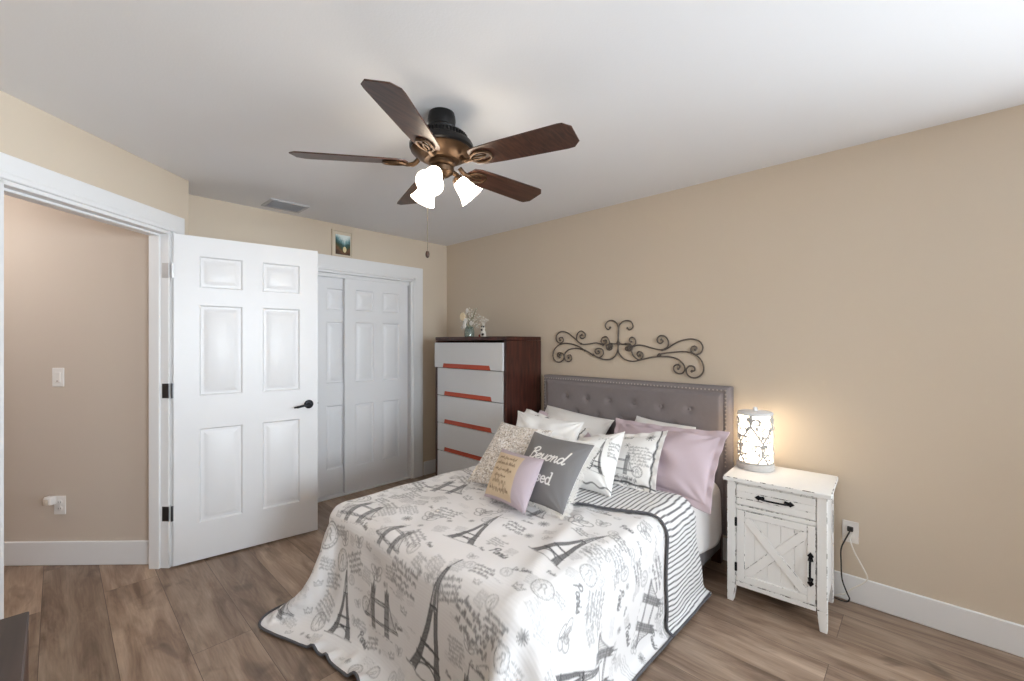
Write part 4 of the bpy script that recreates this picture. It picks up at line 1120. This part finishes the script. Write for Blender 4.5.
# xf maps (x right, y up): canvas = c + R(ang)(x, y); ang = -90deg gives right -> -b, up -> +a
big = []
def put(fn, a, b, s_, k=.92, d=0, rad=None, **kw):
    fn(cv, at(a, b), rot(d), s_, k, **kw); big.append((a, b, rad if rad else s_*.6))
K1 = .95
for fn, a, b, s_, d in ((tower, .62, 1.36, .46, -6), (bridge, .66, 1.70, .20, 4), (tower, .52, 1.98, .30, 3), (bridge, .60, 1.06, .22, -4),
                     (tower, 1.34, 1.10, .34, -14), (bridge, 1.03, 2.02, .17, 8), (bridge, 1.00, 1.70, .15, -8), (bridge, 1.52, 1.98, .19, 12), (tower, 1.20, 1.44, .30, 10),
                     (bridge, 1.78, .62, .20, -30), (tower, 1.10, .66, .34, -12), (bridge, 1.38, .58, .19, -20), (bridge, 1.62, 1.45, .17, -6), (tower, 1.72, 1.72, .24, 14),
                     (bridge, 1.44, 2.42, .18, 10), (tower, .98, 2.45, .30, -5), (tower, 1.80, 2.30, .24, 4), (bridge, .50, 2.40, .17, 6)):
    put(fn, a, b, s_, K1, d, rad=s_*(.42 if fn is tower else .5))
    if fn is tower: big.append((a+s_*.5, b, s_*.3))
    else: big.append((a+s_*.4, b, s_*.5))
small = (lambda c, d, r: stamp(cv, c, rot(d), r*.8, .75, R4), lambda c, d, r: butterfly(cv, c, rot(d), r*.9, .7), lambda c, d, r: postmark(cv, c, rot(d), r*.55, .75),
         lambda c, d, r: write(cv, R4.choice(('Paris', 'La Seine', 'Paris')), c, rot(d), r*.27, r*.075, .85), lambda c, d, r: block(cv, c, rot(d), r*2.0, 4, r*.14, .62, R4), lambda c, d, r: block(cv, c, rot(d), r*2.2, 3, r*.18, .7, R4),
         lambda c, d, r: flourish(cv, c, rot(d), r*.75, .7), lambda c, d, r: star(cv, c, rot(d), r*.35, .75), lambda c, d, r: crown(cv, c, rot(d), r*.5, .7), lambda c, d, r: block(cv, c, rot(d), r*1.8, 6, r*.11, .6, R4))
placed = list(big); tries = 0; cnt = 0
while tries < 9000:
    tries += 1
    a = R4.uniform(a_off+.03, 2.45); b = R4.uniform(b_off+.03, b_off+ch-.1); r = R4.choice((.075, .07, .06, .05, .04))
    if tries > 4500: r = R4.choice((.028, .036))
    if any((a-x)**2+(b-y)**2 < (q+r)**2*(.66 if tries < 4500 else .5) for x, y, q in placed): continue
    small[cnt % len(small)](at(a, b), R4.uniform(-25, 25), r); cnt += 1; placed.append((a, b, r))
ink = cv.sample(QA-a_off, QB-b_off)
# sketchy broken ink
brk = .92+.12*np.sin(QA*733+np.sin(QB*311)*3)*np.sin(QB*521)
c_w = np.array(lin(233, 231, 231)[:3]); c_k = np.array(lin(44, 43, 46)[:3])
tint = np.clip(np.sin(QA*3.1+1)*np.sin(QB*2.7+.5), 0, 1)[..., None]*.10
base = c_w*(1-tint)+np.array(lin(214, 200, 205)[:3])*tint
rgb = base+(c_k-base)*np.clip(ink*brk, 0, 1)[..., None]
M_quilt = attr_mat('printed_quilt', .9, bump=.08, quilt=True)
CLO = np.stack([QA, QB], -1)
quilt = grid_mesh('quilt', Q, rgb, CLO, M_quilt)
tag(quilt, 'white quilt printed with black towers, bridges and script, draped over the bed', 'quilt')
M_bind = mat('dark_binding', lin(92, 91, 95), rough=.9, bump=.2, bscale=300)
k_ = 4
edge_pts = np.concatenate([Q[-1:0:-k_, 0], Q[0, ::k_], Q[0::k_, -1]])
g = G(); g.tube([tuple(p+np.array([0, 0, .003])) for p in edge_pts], .0060, seg=8); g.build('binding', M_bind, quilt, smooth=80)['label'] = 'dark grey edge binding'
# the top of the quilt folded back, striped reverse up
tA = 2.0-.41*np.clip(QB-.95, 0, .62); rowA = QA
rows = []
nf = 84
jmax = int(np.argmax(QB[0] > 1.80))
FP = np.zeros((nf, jmax, 3)); FA = np.zeros((nf, jmax)); FB = np.zeros((nf, jmax))
for j in range(jmax):
    aa = np.linspace(tA[0, j], QA[-1, j]+.004, nf)
    for c_ in range(3): FP[:, j, c_] = np.interp(aa, QA[:, j], (Q+QN*.013)[:, j, c_])
    FA[:, j] = aa-tA[0, j]; FB[:, j] = QB[0, j]
tt = np.linspace(0, 1, nf); lift = (.008*np.sin(tt*PI*1.0)+.004*np.sin(tt*9))[:, None]*(1+.4*np.sin(FB*14))
FNn = np.stack([np.stack([np.interp(np.linspace(tA[0, j], QA[-1, j], nf), QA[:, j], QN[:, j, c_]) for c_ in range(3)], -1) for j in range(jmax)], 1)
FP = FP+FNn*lift[..., None]; FP[..., 2] = np.maximum(FP[..., 2], .012)
st_ = np.mod(FB+.006*np.sin(FA*11), .0245)/.0245; st_ = np.clip((.5-np.abs(st_-.5)-.31)/.06, 0, 1)
stc = np.array(lin(236, 235, 235)[:3]); sdk = np.array(lin(112, 111, 114)[:3])
frgb = stc+(sdk-stc)*st_[..., None]
flap = grid_mesh('turned_down_flap', FP, frgb, np.stack([FA, FB], -1), attr_mat('striped_reverse', .9, bump=.3, quilt=True), quilt)
flap['label'] = 'grey and white striped reverse folded back'
g = G(); ep = np.concatenate([FP[::6, 0][::-1], FP[0, ::k_]]); g.tube([tuple(p) for p in ep], .0058, seg=8); g.build('flap_binding', M_bind, flap, smooth=80)

# ------------------------------------------------------------------ pillows
def pillow(name, BL, BR, TL, TR, th, label, draw=None, base=(.8, .8, .8), ink=(.03, .03, .03), flange=0, group=None, n=130, puff=.55, seed=1, wr=.006, pinch=.07, res=None, back=None, bend=0, m=None, keep=False):
    """corners as seen from the front; the face bulges towards the viewer"""
    BL, BR, TL, TR = map(Vector, (BL, BR, TL, TR))
    W = ((BR-BL).length+(TR-TL).length)/2; Hh = ((TL-BL).length+(TR-BR).length)/2
    u = np.linspace(-1, 1, n); v = np.linspace(-1, 1, n); Uu, Vv = np.meshgrid(u, v, indexing='ij')
    # edges drawn in between the corners
    uu = Uu*(1-pinch*(1-Vv**2)); vv = Vv*(1-pinch*(1-Uu**2))
    a = (uu+1)/2; b = (vv+1)/2
    P = sum(np.array(c)[None, None]*w_[..., None] for c, w_ in ((BL, (1-a)*(1-b)), (BR, a*(1-b)), (TL, (1-a)*b), (TR, a*b)))
    ex = ((BR-BL)+(TR-TL)).normalized(); ey = ((TL-BL)+(TR-BR)).normalized(); nz_ = ex.cross(ey).normalized()
    if nz_.x > 0: nz_ = -nz_                 # fronts face the foot of the bed
    fx, fy = flange/(W/2), flange/(Hh/2)
    ub = np.clip(np.abs(Uu)/(1-fx), 0, 1); vb = np.clip(np.abs(Vv)/(1-fy), 0, 1)
    prof = ((1-ub**2.4)*(1-vb**2.4))**puff
    rs = np.random.default_rng(seed); wx = np.zeros_like(Uu)
    for _ in range(7):
        an = rs.uniform(0, PI); fr = rs.uniform(3, 9); wx += np.sin((Uu*math.cos(an)+Vv*math.sin(an))*fr+rs.uniform(0, 6)+1.5*np.sin(Uu*2+Vv*3))*rs.uniform(.3, 1)
    # creases running out to the corners
    rad = np.hypot(1-np.abs(Uu), 1-np.abs(Vv)); ang = np.arctan2(1-np.abs(Vv), 1-np.abs(Uu)+1e-6)
    wx += 1.6*np.sin(ang*13+rs.uniform(0, 6))*np.exp(-rad*2.2)
    hf = prof*th/2+wx*wr*.35*(.35+.65*prof)*np.clip(prof*4, 0, 1)
    bend_ = bend*(Vv**2-.3)+ (rs.uniform(-1, 1)*.006)*np.sin(Uu*3)
    Nz = np.array(nz_)
    F = P+Nz*(hf+bend_)[..., None]; Bk = P+Nz*(-prof*th/2*.9+bend_)[..., None]
    if flange: 
        rip = .006*np.sin(Uu*17+seed)*np.sin(Vv*15)*(prof < .05); F = F+Nz*rip[..., None]; Bk = Bk+Nz*(rip-.002)[..., None]
    idx = np.arange(n*n).reshape(n, n); f1 = np.stack([idx[:-1, :-1], idx[1:, :-1], idx[1:, 1:], idx[:-1, 1:]], -1).reshape(-1, 4)
    off = n*n; f2 = f1[:, ::-1]+off
    bl = np.concatenate([idx[:-1, 0], idx[-1, :-1], idx[:0:-1, -1], idx[0, :0:-1]]); nx_ = np.roll(bl, -1)
    f3 = np.stack([nx_, bl, bl+off, nx_+off], -1)
    me = bpy.data.meshes.new(name); me.from_pydata(np.concatenate([F.reshape(-1, 3), Bk.reshape(-1, 3)]).tolist(), [], np.concatenate([f1, f2, f3]).tolist())
    rgb = np.ones((n, n, 3))*np.array(base[:3])
    if draw:
        c_ = Canvas(W, Hh, res or .0022); lay = draw(c_, W, Hh)
        if lay is None: lay = [(c_, ink)]
        for cc, colr in lay:
            k_ = cc.sample((Uu+1)/2*W, (Vv+1)/2*Hh)[..., None]; rgb = rgb*(1-k_)+np.array(colr[:3])*k_
    rb = np.ones((n, n, 3))*np.array((back or base)[:3])
    cl = np.stack([(Uu+1)/2*W, (Vv+1)/2*Hh], -1)
    set_attrs(me, np.concatenate([rgb.reshape(-1, 3), rb.reshape(-1, 3)]), np.concatenate([cl.reshape(-1, 2)]*2))
    bm = bmesh.new(); bm.from_mesh(me); bmesh.ops.recalc_face_normals(bm, faces=bm.faces[:]); bm.to_mesh(me); bm.free()
    o = link(name, me, m or M_cotton, None, 180)
    tag(o, label, 'pillow', group)
    o['kind'] = 'thing'
    seam = [tuple(q) for q in P.reshape(-1, 3)[bl]+(Nz*bend_.reshape(-1)[bl][:, None])]
    return o, (P, Nz, hf, W, Hh, seam)
M_cotton = attr_mat('pillow_cotton', .85, bump=.15, bscale=500)
M_linen = attr_mat('pillow_linen', .95, bump=.5, bscale=420)
INK = np.array(lin(58, 57, 60)[:3])
WHITE = lin(238, 236, 234); MAUVE = lin(206, 189, 197); LAV = lin(186, 172, 180)
rp = random.Random(5)

# sleeping pillows against the headboard
pillow('bed_pillow', (2.50, 2.25, .56), (2.50, 1.62, .56), (2.80, 2.262, .868), (2.80, 1.635, .822), .14, 'plain white bed pillow against the headboard, on the dresser side', base=WHITE, seed=2)
pillow('bed_pillow', (2.56, 1.52, .56), (2.52, .90, .56), (2.82, 1.47, .872), (2.82, 1.06, .846), .12, 'plain white bed pillow tucked behind the big mauve pillow', base=WHITE, seed=3)
pillow('bed_pillow', (2.38, 2.25, .58), (2.37, 1.66, .57), (2.70, 2.26, .84), (2.70, 1.67, .755), .10, 'mauve bed pillow behind the printed sham, on the dresser side', base=MAUVE, seed=4, flange=.03)
mv, _d = pillow('mauve_sham', (2.375, 1.50, .56), (2.335, .80, .495), (2.70, 1.565, .858), (2.62, .797, .884), .14, 'big mauve pillow with a wide flange beside the table lamp', base=MAUVE, seed=6, flange=.035, wr=.024, n=150)
def sham_print(cvv, W, Hh):
    for q in (W*.94,): cvv.stroke([(q+.003*math.sin(t*30), t*Hh) for t in np.linspace(0, 1, 40)], .008, .95)
    for q in (Hh*.07,): cvv.stroke([(t*W, q+.003*math.sin(t*30)) for t in np.linspace(0, 1, 40)], .008, .95)
    bridge(cvv, (W*.60, Hh*.20), 0, Hh*.36, .9); stamp(cvv, (W*.80, Hh*.24), .2, .030, .9, rp); star(cvv, (W*.84, Hh*.86), .3, .026, .9, 5); star(cvv, (W*.62, Hh*.66), .3, .018, .9, 3)
    crown(cvv, (W*.58, Hh*.84), .1, .035, .9); block(cvv, (W*.76, Hh*.62), .05, W*.26, 6, .0075, .5, rp); tower(cvv, (W*.26, Hh*.2), 0, Hh*.55, .9); write(cvv, 'Paris', (W*.28, Hh*.84), .1, .02, .005, .9)
    block(cvv, (W*.5, Hh*.10), 0, W*.8, 2, .008, .8, rp)
pillow('printed_sham', (2.21, 1.62, .56), (2.235, 1.055, .557), (2.45, 1.60, .777), (2.505, 1.105, .866), .11, 'white printed sham with bridge, stamp and dark border in front of the big mauve pillow', draw=sham_print, base=WHITE, ink=INK, seed=8, flange=.03)
def sham2(cvv, W, Hh):
    sham_print(cvv, W, Hh); write(cvv, 'Paris', (W*.42, Hh*.86), -.1, .022, .007, .95); block(cvv, (W*.70, Hh*.90), 0, W*.35, 2, .014, .9, rp)
pillow('printed_sham', (2.27, 2.27, .58), (2.27, 1.66, .57), (2.58, 2.30, .862), (2.58, 1.70, .782), .10, 'white printed sham behind the plain pointed-corner cushion, dresser side', draw=sham2, base=WHITE, ink=INK, seed=9, flange=.03)
# white pillow with pointed corners
pillow('white_cushion', (2.09, 2.10, .575), (2.12, 1.53, .575), (2.33, 2.155, .885), (2.37, 1.60, .868), .12, 'plain white cushion with pointed corners behind the grey lettered one', base=lin(242, 241, 240), seed=12, wr=.016, pinch=.12, bend=.01)
# white cushion with the tower
def tow_print(cvv, W, Hh):
    tower(cvv, (W*.67, Hh*.24), -.10, Hh*.56, .95, fine=False); block(cvv, (W*.90, Hh*.72), .1, W*.12, 5, .007, .6, rp);
    for q in range(5): star(cvv, (W*(.6+.06*q), Hh*(.82+.02*(q % 2))), .2, .007, .8, 3)
    cvv.stroke([(t*W, Hh*.06+.006*math.sin(t*22)) for t in np.linspace(0, 1, 40)], .006, .8)
pillow('tower_cushion', (1.99, 1.48, .57), (2.015, 1.20, .57), (2.20, 1.525, .80), (2.285, 1.265, .870), .18, 'white cushion printed with a small black tower, leaning beside the grey lettered one', draw=tow_print, base=lin(240, 239, 237), ink=INK, seed=14, wr=.009, pinch=.08)
# sequinned cushion
def dots(cvv, W, Hh):
    c2 = Canvas(W, Hh, .0022)
    for _ in range(2600):
        x, y = rp.uniform(0, W), rp.uniform(0, Hh); q = .0022+rp.uniform(0, .002)
        (cvv if rp.random() < .62 else c2).stroke([(x, y), (x+q, y+rp.uniform(-q, q))], .0042, rp.uniform(.5, 1))
    return [(cvv, lin(128, 118, 108)), (c2, lin(248, 248, 250))]
M_seq = attr_mat('sequin_cloth', .45, bump=.8, bscale=260); M_seq.node_tree.nodes['Principled BSDF'].inputs['Specular IOR Level'].default_value = .6
pillow('sequin_cushion', (1.655, 1.94, .575), (1.70, 1.56, .575), (1.93, 1.925, .890), (2.0, 1.57, .872), .12, 'silvery speckled sequin cushion behind the small burlap one', draw=dots, base=lin(214, 206, 198), seed=15)
# grey lettered cushion
def blessed(cvv, W, Hh):
    write(cvv, 'Beyond', (W*.50, Hh*.575), 0, Hh*.092, .0078, 1, slant=.25)
    # upright serif second word
    x = W*.20; s_ = Hh*.090; wd = .0075
    G_ = {'B': ([[(.15, 0), (.15, 1.7)], [(0, 1.7), (.6, 1.7), (.85, 1.3), (.6, .9), (.15, .9)], [(.6, .9), (.95, .45), (.6, 0), (0, 0)]], 1.15), 'l': ([[(.2, 0), (.2, 1.8)], [(0, 0), (.4, 0)], [(0, 1.8), (.2, 1.8)]], .55),
          'e': ([[(.1, .52), (.75, .55), (.68, .88), (.42, 1), (.15, .8), (.08, .45), (.25, .08), (.5, 0), (.75, .16)]], .95), 's': ([[(.62, .75), (.58, .95), (.3, 1), (.1, .78), (.3, .55), (.55, .42), (.62, .2), (.35, 0), (.08, .08), (.05, .28)]], .8),
          'd': ([[(.72, .8), (.42, 1), (.12, .8), (.06, .45), (.2, .08), (.45, 0), (.72, .2)], [(.74, 0), (.74, 1.8)], [(.55, 1.8), (.74, 1.8)], [(.74, 0), (.95, 0)]], 1.1)}
    for ch_ in 'Blessed':
        for st in G_[ch_][0]: cvv.stroke([(x+p[0]*s_, Hh*.26+p[1]*s_) for p in (catmull([(a, b, 0) for a, b in st], 5) if len(st) > 3 else [Vector((a, b, 0)) for a, b in st])], wd, 1)
        x += G_[ch_][1]*s_
gp, gd = pillow('lettered_cushion', (1.640, 1.625, .575), (1.645, 1.235, .575), (1.865, 1.600, .885), (1.885, 1.215, .865), .13, 'grey cushion lettered Beyond Blessed in white with a fringed white edge', draw=blessed, base=lin(128, 126, 127), ink=lin(236, 234, 232), seed=17, wr=.004, back=WHITE, m=M_linen, res=.0016, n=190)
# white fringe along its seam
Pq, Nq, hq, Wq, Hq, seam = gd
g = G(); rf = random.Random(4); ns = len(seam)
for i in range(0, ns, 1):
    p = Vector(seam[i]); q = Vector(seam[(i+1) % ns]); t = (q-p)
    if t.length < 1e-6: continue
    nb = Vector(Nq); out = (t.normalized().cross(nb)); cen = sum((Vector(s_) for s_ in seam[::20]), Vector())/len(seam[::20])
    if out.dot(p-cen) < 0: out = -out
    for _ in range(2):
        b0 = p+t*rf.random()-nb*rf.uniform(.004, .018); L_ = rf.uniform(.012, .024); j1 = Vector((rf.uniform(-1, 1), rf.uniform(-1, 1), rf.uniform(-1, 1)))*.005
        g.tube([b0, b0+out*L_*.5+j1-nb*.004, b0+out*L_+j1*1.6-nb*.012], [.0014, .0012, .0006], seg=4)
fr = g.build('fringe', mat('white_fringe', lin(238, 236, 233), rough=.9), gp); fr['kind'] = 'stuff'; fr['label'] = 'white fringe along the seam'
# small burlap-panel cushion
def burl(cvv, W, Hh):
    pn = Canvas(W, Hh, .0018); pn.fill([(W*.03, Hh*.04), (W*.74, Hh*.04), (W*.74, Hh*.90), (W*.03, Hh*.90)], 1)
    tx = Canvas(W, Hh, .0018)
    for q, (w_, sz) in enumerate(((.44, .009), (.50, .010), (.42, .009), (.30, .008), (.34, .016), (.46, .011))):
        scribble(tx, (W*.385, Hh*(.78-.125*q)), 0, W*w_, sz, .0028, .9, rp)
    return [(pn, lin(212, 192, 165)), (tx, lin(138, 116, 98))]
pillow('burlap_cushion', (1.560, 1.690, .575), (1.525, 1.370, .575), (1.740, 1.730, .790), (1.690, 1.385, .800), .13, 'small lavender cushion with a tan burlap panel of brown script, frontmost on the bed', draw=burl, base=LAV, seed=19, wr=.003, m=M_linen, n=160)

# hall ceiling light
point_light('hall_light', tuple(H0+HU*1.1+HN*.75+ZZ*2.2), 11, (1, .96, .93), .10)
